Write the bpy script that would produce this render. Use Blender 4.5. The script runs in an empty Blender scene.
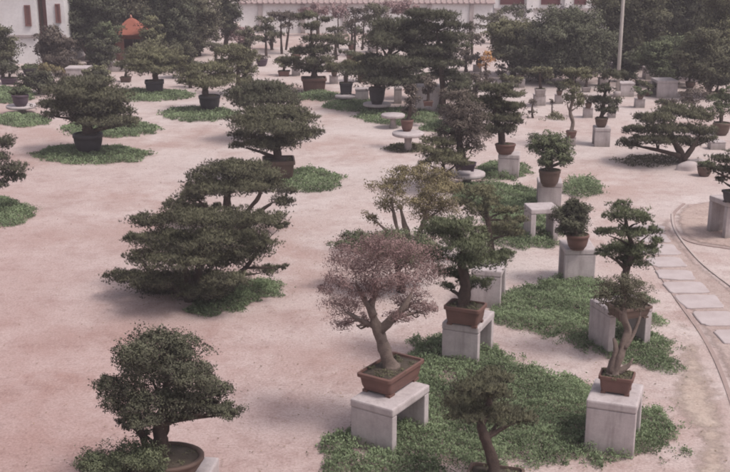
import bpy, bmesh, math, random
import numpy as np
from mathutils import Vector, Matrix

R = math.radians
rng = np.random.default_rng(7)
random.seed(7)
scene = bpy.context.scene
col = scene.collection

# ------------------------------------------------------------------ camera
H, PITCH, F = 6.0, R(16.3), 1115.0
CAM = np.array([0., 0., H])
FW = np.array([0, math.cos(PITCH), -math.sin(PITCH)])
UP = np.array([0, math.sin(PITCH), math.cos(PITCH)])
RT = np.array([1., 0, 0])
cd = bpy.data.cameras.new('camera'); cam = bpy.data.objects.new('camera', cd); col.objects.link(cam)
cam.location = (0, 0, H); cam.rotation_euler = (math.pi/2 - PITCH, 0, 0)
cd.sensor_width = 36; cd.lens = F/730*36; cd.clip_end = 3000
scene.camera = cam

def ray(px, py): return RT*(px-365)/F - UP*(py-236)/F + FW
def G(px, py, z=0.):                 # a point of the ground (or of a top at height z)
    d = ray(px, py); return CAM + d*((z-H)/d[2])
def onY(px, py, Y):                  # a point at distance Y down the garden
    d = ray(px, py); return CAM + d*(Y/d[1])
def mpp(P): return float((np.asarray(P)-CAM) @ FW)/F

# ------------------------------------------------------------------ materials
def nd(nt, t, **k):
    n = nt.nodes.new(t)
    for a, b in k.items(): setattr(n, a, b)
    return n
def base_mat(name):
    m = bpy.data.materials.new(name); m.use_nodes = True
    nt = m.node_tree; return m, nt, nt.nodes['Principled BSDF']
def mixrgb(nt, fac, a, b, mode='MIX'):
    n = nd(nt, 'ShaderNodeMix', data_type='RGBA', blend_type=mode)
    for s, v in ((0, fac), (6, a), (7, b)):
        if hasattr(v, 'links') or hasattr(v, 'is_linked'): nt.links.new(v, n.inputs[s])
        else: n.inputs[s].default_value = v if s == 0 else (*v, 1)
    return n.outputs[2]
def noise(nt, scale, detail=6, rough=.6, coord='Object'):
    tc = nd(nt, 'ShaderNodeTexCoord'); n = nd(nt, 'ShaderNodeTexNoise')
    n.inputs['Scale'].default_value = scale; n.inputs['Detail'].default_value = detail
    n.inputs['Roughness'].default_value = rough
    nt.links.new(tc.outputs[coord], n.inputs['Vector']); return n.outputs['Fac']
def ramp(nt, v, lo, hi):
    n = nd(nt, 'ShaderNodeMapRange'); n.inputs[1].default_value = lo; n.inputs[2].default_value = hi
    nt.links.new(v, n.inputs[0]); return n.outputs[0]
def bump(nt, bs, v, strength=.4, dist=.02):
    b = nd(nt, 'ShaderNodeBump'); b.inputs['Strength'].default_value = strength
    b.inputs['Distance'].default_value = dist
    nt.links.new(v, b.inputs['Height']); nt.links.new(b.outputs[0], bs.inputs['Normal'])

def leaf_mat(name, dark, light, trans=.22):
    m, nt, bs = base_mat(name)
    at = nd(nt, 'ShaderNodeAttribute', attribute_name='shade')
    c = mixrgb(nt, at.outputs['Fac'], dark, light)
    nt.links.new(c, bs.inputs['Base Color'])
    bs.inputs['Roughness'].default_value = .85; bs.inputs['Specular IOR Level'].default_value = .05
    tr = nd(nt, 'ShaderNodeBsdfTranslucent'); nt.links.new(c, tr.inputs['Color'])
    mx = nd(nt, 'ShaderNodeMixShader'); mx.inputs[0].default_value = trans
    nt.links.new(bs.outputs[0], mx.inputs[1]); nt.links.new(tr.outputs[0], mx.inputs[2])
    nt.links.new(mx.outputs[0], nt.nodes['Material Output'].inputs['Surface'])
    return m
def rough_mat(name, a, b, scale=6, fine=60, rough=.85, bstr=.35, bdist=.01, c=None, spec=.25):
    m, nt, bs = base_mat(name)
    n1 = noise(nt, scale, 8, .65); n2 = noise(nt, fine, 5, .7)
    x = mixrgb(nt, ramp(nt, n1, .3, .7), a, b)
    x = mixrgb(nt, ramp(nt, n2, .25, .75), x, tuple(min(1, v*1.35) for v in b) if c is None else c, 'MIX') if c else \
        mixrgb(nt, ramp(nt, n2, .3, .75), mixrgb(nt, .35, x, tuple(v*.45 for v in a)), x)
    nt.links.new(x, bs.inputs['Base Color']); bs.inputs['Roughness'].default_value = rough
    bs.inputs['Specular IOR Level'].default_value = spec
    bump(nt, bs, n2, bstr, bdist)
    return m

LM = {
 'pine':   leaf_mat('pine_needles', (.056,.052,.044), (.182,.180,.116)),
 'dark':   leaf_mat('dark_foliage', (.054,.050,.043), (.152,.155,.104)),
 'green':  leaf_mat('green_foliage', (.064,.070,.050), (.205,.228,.135)),
 'olive':  leaf_mat('olive_foliage', (.082,.076,.054), (.245,.240,.145)),
 'red':    leaf_mat('russet_foliage', (.150,.094,.092), (.345,.242,.228), .3),
 'grey':   leaf_mat('greyish_foliage', (.072,.066,.050), (.215,.205,.145)),
 'purple': leaf_mat('dusky_foliage', (.080,.064,.060), (.195,.165,.135)),
 'yellow': leaf_mat('yellowish_foliage', (.110,.092,.060), (.315,.270,.155)),
 'grass':  leaf_mat('ground_cover_leaves', (.100,.128,.074), (.310,.385,.225), .35),
 'orange': leaf_mat('orange_flowers', (.30,.14,.07), (.60,.36,.17)),
 'pink':   leaf_mat('faded_pink_foliage', (.20,.125,.13), (.42,.31,.30)),
 'back':   leaf_mat('far_tree_foliage', (.050,.048,.042), (.170,.178,.120)),
 'litter': leaf_mat('fallen_leaves', (.12,.085,.06), (.34,.25,.17), .1),
}
BARK = rough_mat('bark', (.115,.082,.068), (.065,.048,.042), 14, 60, .95, 1.0, .025)
BARKP = rough_mat('pale_bark', (.31,.245,.21), (.15,.115,.10), 11, 60, .95, 1.0, .025)
CONC = rough_mat('concrete', (.53,.475,.47), (.40,.345,.345), 5.0, 38, .9, .35, .006)
CONCD = rough_mat('weathered_concrete', (.45,.395,.385), (.33,.28,.28), 3.0, 45, .9, .35, .006)
TERRA = rough_mat('terracotta_glaze', (.185,.10,.082), (.125,.07,.06), 5, 40, .6, .2, .005)
TERRB = rough_mat('brown_clay', (.15,.10,.08), (.10,.068,.056), 5, 40, .65, .2, .005)
DARKP = rough_mat('dark_glaze', (.055,.05,.055), (.035,.032,.037), 5, 40, .5, .2, .005)
PURP = rough_mat('purple_brown_glaze', (.11,.075,.10), (.075,.05,.07), 5, 40, .5, .2, .005)
SOIL = rough_mat('soil', (.125,.10,.078), (.062,.05,.04), 16, 90, .95, .8, .02)
STUCCO = rough_mat('white_stucco', (.80,.78,.78), (.60,.565,.56), .7, 9, .9, .2, .005)
TILE = rough_mat('red_roof_tile', (.42,.33,.32), (.33,.25,.245), 4, 30, .8, .4, .02)
WINR = rough_mat('dark_red_shutter', (.14,.05,.055), (.10,.04,.045), 4, 30, .6, .2, .01)
SHUT = rough_mat('brown_shutter', (.24,.12,.105), (.17,.085,.08), 4, 30, .7, .2, .01)
REDP = rough_mat('orange_red_paint', (.37,.125,.08), (.28,.10,.075), 6, 30, .6, .2, .01)
PINKP = rough_mat('pinkish_plaster', (.52,.27,.22), (.44,.22,.19), 6, 30, .8, .2, .01)
METAL = rough_mat('pale_painted_pole', (.42,.38,.35), (.34,.31,.29), 3, 30, .6, .1, .004)
STONE = rough_mat('pale_stepping_stone', (.52,.46,.455), (.40,.335,.325), 2.5, 40, .9, .4, .01)
KERB = rough_mat('kerb_brick', (.37,.285,.26), (.31,.235,.215), 5, 30, .9, .4, .01)
KERBL = rough_mat('pale_kerb', (.50,.425,.395), (.44,.365,.335), 5, 30, .9, .3, .01)
GLASS = rough_mat('dark_window_glass', (.05,.045,.05), (.035,.03,.035), 2, 10, .15, .0, .001, spec=.5)

def stain(m, hi=.16):
    nt = m.node_tree; bs = nt.nodes['Principled BSDF']; src = bs.inputs['Base Color'].links[0].from_socket
    tc = nd(nt, 'ShaderNodeTexCoord'); sp = nd(nt, 'ShaderNodeSeparateXYZ'); nt.links.new(tc.outputs['Object'], sp.inputs[0])
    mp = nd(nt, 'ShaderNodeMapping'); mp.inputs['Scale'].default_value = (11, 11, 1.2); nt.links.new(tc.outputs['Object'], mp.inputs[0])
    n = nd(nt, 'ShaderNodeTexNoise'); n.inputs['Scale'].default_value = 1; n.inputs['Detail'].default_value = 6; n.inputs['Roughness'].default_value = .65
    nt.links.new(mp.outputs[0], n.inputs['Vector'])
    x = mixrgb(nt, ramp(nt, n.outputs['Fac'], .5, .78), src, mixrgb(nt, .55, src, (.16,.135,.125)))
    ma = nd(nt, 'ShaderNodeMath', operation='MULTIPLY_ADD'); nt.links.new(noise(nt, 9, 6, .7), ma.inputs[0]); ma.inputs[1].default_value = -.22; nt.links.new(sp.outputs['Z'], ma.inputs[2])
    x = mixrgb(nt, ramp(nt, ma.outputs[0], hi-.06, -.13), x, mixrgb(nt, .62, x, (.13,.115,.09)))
    nt.links.new(x, bs.inputs['Base Color'])
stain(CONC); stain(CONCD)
def ground_mat(name, cols, big=.25, grain=1.0):
    m, nt, bs = base_mat(name)
    n0 = noise(nt, big*.6, 6, .62); n1 = noise(nt, big*3.2, 8, .7); n2 = noise(nt, 6, 9, .8); n3 = noise(nt, 30, 8, .85)
    x = mixrgb(nt, ramp(nt, n0, .38, .56), cols[0], cols[1])
    x = mixrgb(nt, ramp(nt, n1, .45, .68), x, cols[2])
    k = tuple(v*.58 for v in cols[0]); l = tuple(min(1, v*1.28) for v in cols[1])
    n4 = noise(nt, big*4.1+.13, 10, .78)                       # worn, damp streaks
    x = mixrgb(nt, ramp(nt, n4, .50, .66), x, mixrgb(nt, .48, x, (k[0]*1.12, k[1]*.95, k[2]*.92)))
    x = mixrgb(nt, ramp(nt, n2, .52, .74), x, mixrgb(nt, .75, x, k))
    x = mixrgb(nt, ramp(nt, n3, .52, .30), x, mixrgb(nt, .95*grain, x, k))
    x = mixrgb(nt, ramp(nt, n3, .52, .72), x, mixrgb(nt, .95*grain, x, l))
    nt.links.new(x, bs.inputs['Base Color']); bs.inputs['Roughness'].default_value = .95
    bs.inputs['Specular IOR Level'].default_value = .1
    bump(nt, bs, n2, .5, .03)
    return m, nt, bs, x
GRAV, gnt, gbs, gx = ground_mat('sandy_gravel', [(.405,.302,.272), (.492,.424,.402), (.55,.49,.468)])
# the gravel is pinker towards the near left of the yard (red sand mixed in)
tc = nd(gnt, 'ShaderNodeTexCoord'); sp = nd(gnt, 'ShaderNodeSeparateXYZ'); gnt.links.new(tc.outputs['Object'], sp.inputs[0])
mm = nd(gnt, 'ShaderNodeMath', operation='MULTIPLY_ADD'); gnt.links.new(sp.outputs['X'], mm.inputs[0]); mm.inputs[1].default_value = 1.6
gnt.links.new(sp.outputs['Y'], mm.inputs[2])
nn = noise(gnt, .5, 6, .6); m3 = nd(gnt, 'ShaderNodeMath', operation='MULTIPLY_ADD'); gnt.links.new(nn, m3.inputs[0]); m3.inputs[1].default_value = 9.
gnt.links.new(mm.outputs[0], m3.inputs[2])
gnt.links.new(mixrgb(gnt, ramp(gnt, m3.outputs[0], 10, 26), mixrgb(gnt, .8, gx, (.78,.635,.62), 'MULTIPLY'), gx), gbs.inputs['Base Color'])
PATHM = ground_mat('brown_path_gravel', [(.375,.295,.265), (.43,.35,.32), (.33,.255,.23)], .6, 1.2)[0]
SANDM = ground_mat('yellowish_sand', [(.415,.335,.285), (.465,.385,.33), (.40,.315,.27)], .5)[0]
EARTHM = ground_mat('bare_earth', [(.40,.31,.275), (.44,.35,.31), (.35,.27,.245)], .7, 1.2)[0]

# ------------------------------------------------------------------ objects
def tag(o, label=None, cat=None, group=None, kind=None):
    if label: o['label'] = label
    if cat: o['category'] = cat
    if group: o['group'] = group
    if kind: o['kind'] = kind
    return o
def thing(name, label, cat, loc, group=None, rz=0):
    o = bpy.data.objects.new(name, None); o.empty_display_size = .1; col.objects.link(o)
    o.location = [float(v) for v in loc]; o.rotation_euler = (0, 0, rz)
    return tag(o, label, cat, group)
def link(name, me, mat, parent=None):
    if mat: me.materials.append(mat)
    o = bpy.data.objects.new(name, me); col.objects.link(o)
    if parent is not None: o.parent = parent
    return o

class MB:                                            # collects shapes into one mesh
    def __init__(s): s.bm = bmesh.new()
    def box(s, c, size, rz=0, bev=0, taper=1.0):
        n = bmesh.ops.create_cube(s.bm, size=1)['verts']
        for v in n:
            k = taper if v.co.z < 0 else 1.0
            v.co = Vector((v.co.x*size[0]*k, v.co.y*size[1]*k, v.co.z*size[2]))
        if bev:
            es = list({e for v in n for e in v.link_edges})
            r = bmesh.ops.bevel(s.bm, geom=es, offset=bev, segments=2, affect='EDGES', profile=.6)
            n = list({v for f in r['faces'] for v in f.verts} | {v for v in n if v.is_valid})
        bmesh.ops.transform(s.bm, matrix=Matrix.Translation(Vector([float(x) for x in c])) @ Matrix.Rotation(rz, 4, 'Z'), verts=n)
        return s
    def lathe(s, prof, c=(0,0,0), seg=24, sx=1., sy=1., rz=0):
        rings = []
        M = Matrix.Translation(Vector([float(x) for x in c])) @ Matrix.Rotation(rz, 4, 'Z')
        for r, z in prof:
            rings.append([s.bm.verts.new(M @ Vector((sx*r*math.cos(2*math.pi*i/seg), sy*r*math.sin(2*math.pi*i/seg), z))) for i in range(seg)])
        for a, b in zip(rings, rings[1:]):
            for i in range(seg):
                s.bm.faces.new((a[i], a[(i+1) % seg], b[(i+1) % seg], b[i]))
        s.bm.faces.new(rings[0][::-1]); s.bm.faces.new(rings[-1])
        return s
    def loft(s, rings):                              # closed rings of equal length
        vr = [[s.bm.verts.new(Vector([float(x) for x in p])) for p in r] for r in rings]
        n = len(vr[0])
        for a, b in zip(vr, vr[1:]):
            for i in range(n): s.bm.faces.new((a[i], a[(i+1) % n], b[(i+1) % n], b[i]))
        s.bm.faces.new(vr[0][::-1]); s.bm.faces.new(vr[-1]); return s
    def tube(s, pts, rad, seg=7, rough=.12):
        pts = [np.asarray(p, float) for p in pts]
        if len(pts) == 2: pts = [pts[0], (pts[0]+pts[1])/2, pts[1]]; rad = [rad[0], (rad[0]+rad[1])/2, rad[1]]
        P, Rr = [], []
        for i in range(len(pts)-1):                  # Catmull-Rom
            p0 = pts[max(i-1, 0)]; p1 = pts[i]; p2 = pts[i+1]; p3 = pts[min(i+2, len(pts)-1)]
            for k in range(4):
                t = k/4
                P.append(.5*((2*p1)+(-p0+p2)*t+(2*p0-5*p1+4*p2-p3)*t*t+(-p0+3*p1-3*p2+p3)*t**3))
                Rr.append(rad[i]*(1-t)+rad[i+1]*t)
        P.append(pts[-1]); Rr.append(rad[-1])
        rings = []; ref = np.array([.3, 1, .1]); ph = [random.uniform(0, 6.3) for _ in range(4)]
        for i, p in enumerate(P):
            d = P[min(i+1, len(P)-1)]-P[max(i-1, 0)]; d = d/(np.linalg.norm(d)+1e-9)
            a = np.cross(d, ref); a /= np.linalg.norm(a)+1e-9; b = np.cross(d, a)
            rings.append([p+(a*math.cos(2*math.pi*j/seg)+b*math.sin(2*math.pi*j/seg))*Rr[i]*(1+rough*random.uniform(-1, 1)+(.13*math.sin(3*2*math.pi*j/seg+ph[0]+i*.5)+.10*math.sin(i*1.1+ph[1])+.07*math.sin(2*2*math.pi*j/seg+ph[2]-i*.8) if rough > .11 else 0)) for j in range(seg)])
        s.loft(rings); return s
    def build(s, name, mat, parent=None, smooth=False):
        bmesh.ops.recalc_face_normals(s.bm, faces=s.bm.faces[:])
        me = bpy.data.meshes.new(name); s.bm.to_mesh(me); s.bm.free()
        if smooth: me.polygons.foreach_set('use_smooth', [True]*len(me.polygons))
        return link(name, me, mat, parent)

def soup(name, T, shade, nrm, mat, parent):
    """T (n,3,3) leaf triangles with a shade per leaf and soft normals"""
    n = len(T)
    fn = np.cross(T[:, 1]-T[:, 0], T[:, 2]-T[:, 0]); fn /= np.linalg.norm(fn, axis=1, keepdims=True)+1e-12
    fl = (fn*nrm).sum(1) < 0
    T = T.copy(); T[fl] = T[fl][:, ::-1]; fn[fl] *= -1
    N = nrm*.62+fn*.38; N /= np.linalg.norm(N, axis=1, keepdims=True)+1e-12
    me = bpy.data.meshes.new(name)
    me.vertices.add(n*3); me.vertices.foreach_set('co', T.reshape(-1).astype(np.float32))
    me.loops.add(n*3); me.loops.foreach_set('vertex_index', np.arange(n*3, dtype=np.int32))
    me.polygons.add(n); me.polygons.foreach_set('loop_start', np.arange(0, n*3, 3, dtype=np.int32))
    at = me.attributes.new('shade', 'FLOAT', 'POINT'); at.data.foreach_set('value', np.repeat(np.clip(shade, 0, 1), 3).astype(np.float32))
    me.update(calc_edges=True)
    me.polygons.foreach_set('use_smooth', np.ones(n, dtype=bool))
    cn = me.attributes.new('custom_normal', 'FLOAT_VECTOR', 'POINT'); cn.data.foreach_set('vector', np.repeat(N, 3, axis=0).astype(np.float32).reshape(-1))
    return link(name, me, mat, parent)

def unit(n):
    v = rng.normal(size=(n, 3)); return v/np.linalg.norm(v, axis=1, keepdims=True)

def foliage_tris(c, rad, s, style, cover, lf):
    """one foliage pad: clumps on an ellipsoid, leaves or needle tufts on each clump.  s = metres per picture pixel there"""
    rx, ry, rz = rad
    area = math.pi*(rx/s)*max(rz/s, .5*ry/s)
    nc = int(np.clip(area/24, 6, 60))
    d = unit(nc); d[:, 2] = np.where(rng.random(nc) < .72, np.abs(d[:, 2]), d[:, 2])
    cc = d*np.array(rad)*((.45+.55*rng.random((nc, 1))) if style == 'needle' else (.35+.78*rng.random((nc, 1))))
    cr = np.clip((.44*rad[2]+.20*min(rx, ry))*(1 if style == 'needle' else .72), 1.4*s, None)*(.55+.65*rng.random(nc))
    if style == 'needle': L, w, per = max(.040, 2.7*s)*lf, max(.006, .60*s)*lf, 6
    else: L, w, per = max(.020, 1.7*s)*lf, max(.012, 1.0*s)*lf, 2
    ta = (.5 if style == 'needle' else .25)*L*w/s/s; cover = cover*(2.5 if style == 'needle' else 1.45 if cover < 2.7 else 2.2)
    nt = max(20, int(cover*area/ta/per))
    k = rng.integers(0, nc, nt)
    dd = unit(nt); dd[:, 2] = np.where(rng.random(nt) < .6, np.abs(dd[:, 2]), dd[:, 2])
    fill = rng.random(nt) < .20
    P = cc[k]+dd*(cr[k]*(.55+.5*rng.random(nt)**.6))[:, None]*np.array([1.15, 1.15, .8])
    P[fill] = (unit(fill.sum())*np.array(rad)*rng.random((fill.sum(), 1))**.4*.85)
    rg = 1+.20*np.sin(P @ rng.normal(size=3)*2.2/min(rad)+1.)*np.sin(P @ rng.normal(size=3)*3.1/min(rad)); rg = np.where(rng.random(nt) < .10, rg*rng.uniform(1.02, 1.22, nt), rg); P = P*rg[:, None]
    nr = dd*.7+P/np.array(rad)*.45+np.array([0, 0, .25]); nr /= np.linalg.norm(nr, axis=1, keepdims=True)
    csh = rng.normal(.42, .30, nc)
    sh = csh[k]*.6+.12+.36*dd[:, 2]+.10*d[k, 2]+rng.normal(0, .12, nt)  # tops lighter, undersides darker: shading painted into the leaf colour
    sh[fill] -= .3  # inner leaves painted darker, like shade inside the pad
    P = P+c
    if style == 'needle':
        ax = nr*.5+np.array([0, 0, .55])+rng.normal(0, .25, (nt, 3)); ax /= np.linalg.norm(ax, axis=1, keepdims=True)
        D = np.repeat(ax, per, 0)+rng.normal(0, .55, (nt*per, 3)); D /= np.linalg.norm(D, axis=1, keepdims=True)
        Q = np.repeat(P, per, 0); W = np.cross(D, unit(nt*per)); W /= np.linalg.norm(W, axis=1, keepdims=True)+1e-9
        LL = (L*(.65+.6*rng.random(nt*per)))[:, None]
        T = np.stack([Q-W*w*.5, Q+W*w*.5, Q+D*LL], 1)
        S = np.repeat(sh, per)+rng.normal(0, .08, nt*per); N = np.repeat(nr, per, 0)
    else:
        D = unit(nt)+nr*.35; D /= np.linalg.norm(D, axis=1, keepdims=True)
        W = np.cross(D, nr+rng.normal(0, .6, (nt, 3))); W /= np.linalg.norm(W, axis=1, keepdims=True)+1e-9
        z = (.6+.7*rng.random(nt))[:, None]; a = P; t = P+D*L*z; m1 = P+D*L*z*.5-W*w*z*.5; m2 = P+D*L*z*.5+W*w*z*.5
        T = np.concatenate([np.stack([a, m2, m1], 1), np.stack([m1, m2, t], 1)])
        S = np.concatenate([sh, sh]); N = np.concatenate([nr, nr])
    return T, S, N

POTM = {'terra': TERRA, 'brown': TERRB, 'dark': DARKP, 'purple': PURP, 'pale': CONCD}
def pot(parent, kind, w, d, h, rz, mat):
    """w,d,h metres; stands on z=0 of its parent, returns soil height"""
    m = POTM[mat]; b = MB(); feet = []
    if kind == 'rect':
        foot = h*.12
        for sx in (-1, 1):
            for sy in (-1, 1):
                c = Matrix.Rotation(rz, 3, 'Z') @ Vector((sx*w*.34, sy*d*.34, foot*.5)); feet.append(MB().box(c, (w*.14, d*.14, foot), rz))
        def rr(ww, dd, z, r=.05):
            pts = []
            for sx, sy, a0 in ((1, 1, 0), (-1, 1, 90), (-1, -1, 180), (1, -1, 270)):
                for k in range(4):
                    a = R(a0+30*k); p = Vector((sx*(ww/2-r)+r*math.cos(a), sy*(dd/2-r)+r*math.sin(a), z)); pts.append(Matrix.Rotation(rz, 3, 'Z') @ p)
            return pts
        e = min(.05, w*.08)
        b.loft([rr(w*.80, d*.80, foot, e), rr(w*.86, d*.86, h*.35, e), rr(w*.92, d*.92, h*.80, e), rr(w, d, h*.82, e), rr(w, d, h*.98, e), rr(w*.97, d*.97, h, e),
                rr(w*.90, d*.90, h, e), rr(w*.88, d*.88, h*.86, e)])
        so = MB(); so.loft([rr(w*.86, d*.86, h*.84, e), rr(w*.86, d*.86, h*.91, e), rr(w*.5, d*.5, h*.97, e)])
    else:
        foot = h*.1
        feet.append(MB().lathe([(w*.30, 0), (w*.32, foot)], sy=d/w))
        b.lathe([(w*.33, foot), (w*.40, h*.25), (w*.46, h*.6), (w*.47, h*.80), (w*.5, h*.83), (w*.5, h*.97), (w*.485, h), (w*.44, h), (w*.43, h*.86)], sy=d/w, rz=rz, seg=28)
        so = MB(); so.lathe([(w*.425, h*.84), (w*.425, h*.91), (w*.2, h*.99)], sy=d/w, rz=rz, seg=28)
    po = b.build('pot', m, parent, True)
    if kind == 'rect':
        po.data.polygons.foreach_set('use_smooth', [False]*len(po.data.polygons))
    for q in feet: q.build('pot_foot', m, po)
    if w > .34:                                     # moss and small weeds on the soil
        Ts = []
        for _ in range(26):
            x, y = random.uniform(-.40, .40)*w, random.uniform(-.40, .40)*d
            if kind != 'rect' and (x/w)**2+(y/d)**2 > .15: continue
            c = Matrix.Rotation(rz, 3, 'Z') @ Vector((x, y, h*.93)); r_ = random.uniform(.02, .06)
            Ts.append(foliage_tris(np.array(c), (r_, r_, r_*.5), .011, 'leaf', random.uniform(.6, 2.2), .8))
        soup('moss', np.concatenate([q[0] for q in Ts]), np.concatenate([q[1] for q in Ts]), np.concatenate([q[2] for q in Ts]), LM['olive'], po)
    so.build('soil', SOIL, po, True)
    return h*.92

def tree(name, label, cat, base, pads, trunk, style='needle', leaf='pine', cover=3.2, lf=1., z0=0., potspec=None, group=None, extra=(), bark=None,
         spread=.75, limbs=True, twig=0, ysh=0, limb_r=.42, fat=1.16):
    """base: picture point where it stands at height z0; pads/trunk in picture points taken at the tree's own distance"""
    B = G(base[0], base[1], z0); B[1] += ysh; s = mpp(B)
    t = thing(name, label, cat, B, group)
    zt = 0
    if potspec:
        kind, wpx, hpx, dr, rz, pm = potspec
        zt = pot(t, kind, wpx*s, wpx*s*dr, hpx*s*1.05, R(rz), pm)
    xs = [p[0] for p in pads]; half = (max(xs)-min(xs))/2*s+.12
    cx = sum(xs)/len(xs); zmin = max(p[1] for p in pads)
    Ts, Ss, Ns, centres = [], [], [], []
    order = list(range(len(pads))); 
    for i, p in enumerate(pads):
        px, py, rx, ry = p[:4]; rx *= fat; ry *= .82 if style == 'needle' else fat**.5
        u = min(1, abs(px-cx)*s/half)
        lim = half*spread*math.sqrt(max(.1, 1-u*u))
        dy = p[4] if len(p) > 4 else ((-1) ** i)*lim*random.uniform(.15, .8)
        Y = B[1]+dy; c = onY(px, py, Y); sc = mpp(c)
        c = c-B
        el = math.atan2(H-(c[2]+B[2]), Y)
        rX = rx*sc; rY = rX*.85; a = ry*sc
        rZ = math.sqrt(max(a*a-(math.sin(el)*rY*.8)**2, (.42*a)**2))
        if c[2]-rZ*.6 < 0.03 and not potspec: c[2] = max(c[2], .03+rZ*.6)
        centres.append((c, rX, rZ))
        T, S, N = foliage_tris(c, (rX, rY, rZ), sc, style, cover, lf)
        Ts.append(T); Ss.append(S); Ns.append(N)
    T = np.concatenate(Ts)
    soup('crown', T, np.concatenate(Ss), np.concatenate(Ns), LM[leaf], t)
    m = MB(); bs = s
    lines = [trunk]+list(extra); tpts = []
    for li, ln in enumerate(lines):
        pts = [onY(p[0], p[1], B[1]+(p[3] if len(p) > 3 else random.uniform(-1, 1)*.5*p[2]*s))-B for p in ln]
        rad = [p[2]*s for p in ln]; rad[-1] *= .5
        if li == 0:
            p0 = pts[0].copy(); p0[2] = zt-.03; p0[1] = pts[0][1]*.3
            if potspec: p0[1] = 0; pts[0] = p0
            else: pts[0] = np.array([pts[0][0], 0, -.04])
            pts.insert(1, pts[0]*.72+pts[1]*.28); rad.insert(1, rad[0]); rad[0] *= 1.45
        m.tube(pts, rad, 12, .12); tpts += list(zip(pts[1:], rad[1:]))
    if limbs:
        for c, rX, rZ in centres:
            best = min(tpts, key=lambda q: np.linalg.norm(q[0]-c)+max(0, q[0][2]-c[2]+.15*rX)*3)
            a = best[0]; r = best[1]; L = np.linalg.norm(c-a)
            if L < .05: continue
            c = c*.85+a*.15; md = a*.5+c*.5+np.array([random.uniform(-.08, .08)*L, random.uniform(-.08, .08)*L, .03*L])
            m.tube([a, md, c], [r*limb_r*1.4, r*limb_r, r*limb_r*.35], 5, .12)
            for _ in range(twig):
                e = c+unit(1)[0]*np.array([rX, rX*.85, rZ])*.85; st = md*.35+c*.65
                m.tube([st, st*.5+e*.5+rng.normal(0, .03, 3), e], [r*limb_r*.55, r*limb_r*.4, r*limb_r*.18], 4, .1)
    m.build('trunk', bark or BARK, t, True)
    return t

def pads_dome(x0, y0, x1, y1, n=14, pw=.30, ph=.26, seed=1, flat=.5):
    """uneven crown filling the upper part of a picture box"""
    r = random.Random(seed); out = []
    cx, cy = (x0+x1)/2, (y0+y1)/2; w, h = (x1-x0)/2, (y1-y0)/2
    for i in range(n):
        a = i*2.39996; q = math.sqrt((i+.5)/n)
        px = cx+math.cos(a)*q*w*(1-pw)*1.05; py = cy+math.sin(a)*q*h*(1-ph)*1.05
        out.append((px, py, w*pw*r.uniform(.8, 1.3)*1.15, h*ph*r.uniform(.8, 1.3)*1.3))
    return out

# ------------------------------------------------------------------ ground
def sheet(name, pts, z, mat, kind='structure', sub=0):
    bm = bmesh.new(); f = bm.faces.new([bm.verts.new((float(p[0]), float(p[1]), z)) for p in pts])
    bmesh.ops.recalc_face_normals(bm, faces=[f])
    if f.normal.z < 0: f.normal_flip()
    me = bpy.data.meshes.new(name); bm.to_mesh(me); bm.free()
    o = link(name, me, mat); o['kind'] = kind; return o
sheet('ground', [(-900, -60), (900, -60), (900, 1500), (-900, 1500)], 0, GRAV)
def curve_pts(pp, n=8):
    out = []; pp = [np.array(p, float) for p in pp]
    for i in range(len(pp)-1):
        p0 = pp[max(i-1, 0)]; p1 = pp[i]; p2 = pp[i+1]; p3 = pp[min(i+2, len(pp)-1)]
        for k in range(n):
            t = k/n; out.append(.5*((2*p1)+(-p0+p2)*t+(2*p0-5*p1+4*p2-p3)*t*t+(-p0+3*p1-3*p2+p3)*t**3))
    out.append(pp[-1]); return out
def soft_sheet(name, pts, z, mat, soft=.5, cell=.12):
    nt = mat.node_tree
    if 'soft' not in nt.nodes:
        out = nt.nodes['Material Output']; bs = nt.nodes['Principled BSDF']
        at = nd(nt, 'ShaderNodeAttribute', attribute_name='inside'); at.name = 'soft'
        tr = nd(nt, 'ShaderNodeBsdfTransparent'); mx = nd(nt, 'ShaderNodeMixShader')
        ad = nd(nt, 'ShaderNodeMath', operation='ADD'); nt.links.new(at.outputs['Fac'], ad.inputs[0]); nt.links.new(noise(nt, 3.5, 8, .75), ad.inputs[1])
        nt.links.new(ramp(nt, ad.outputs[0], .62, .98), mx.inputs[0]); nt.links.new(tr.outputs[0], mx.inputs[1])
        nt.links.new(bs.outputs[0], mx.inputs[2]); nt.links.new(mx.outputs[0], out.inputs['Surface'])
    poly = np.array([np.asarray(p)[:2] for p in pts], float); poly = poly[(poly[:, 0] < 14)] if len(poly) > 200 else poly
    lo = poly.min(0)-cell; hi = np.minimum(poly.max(0)+cell, lo+14)
    nx, ny = int((hi[0]-lo[0])/cell)+2, int((hi[1]-lo[1])/cell)+2
    X_, Y_ = np.meshgrid(lo[0]+np.arange(nx)*cell, lo[1]+np.arange(ny)*cell, indexing='ij')
    P = np.column_stack([X_.ravel(), Y_.ravel()]); d = inpoly(P, poly); v = np.clip(d/soft, 0, 1)
    idx = np.arange(nx*ny).reshape(nx, ny); f = np.stack([idx[:-1, :-1], idx[1:, :-1], idx[1:, 1:], idx[:-1, 1:]], -1).reshape(-1, 4)
    f = f[(d[f] > 0).any(1)]; used = np.unique(f); mp = np.zeros(nx*ny, int); mp[used] = np.arange(len(used))
    me = bpy.data.meshes.new(name); me.from_pydata([(float(x), float(y), z) for x, y in P[used]], [], mp[f].tolist())
    at = me.attributes.new('inside', 'FLOAT', 'POINT'); at.data.foreach_set('value', v[used].astype(np.float32))
    o = link(name, me, mat); o['kind'] = 'structure'; return o
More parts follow.
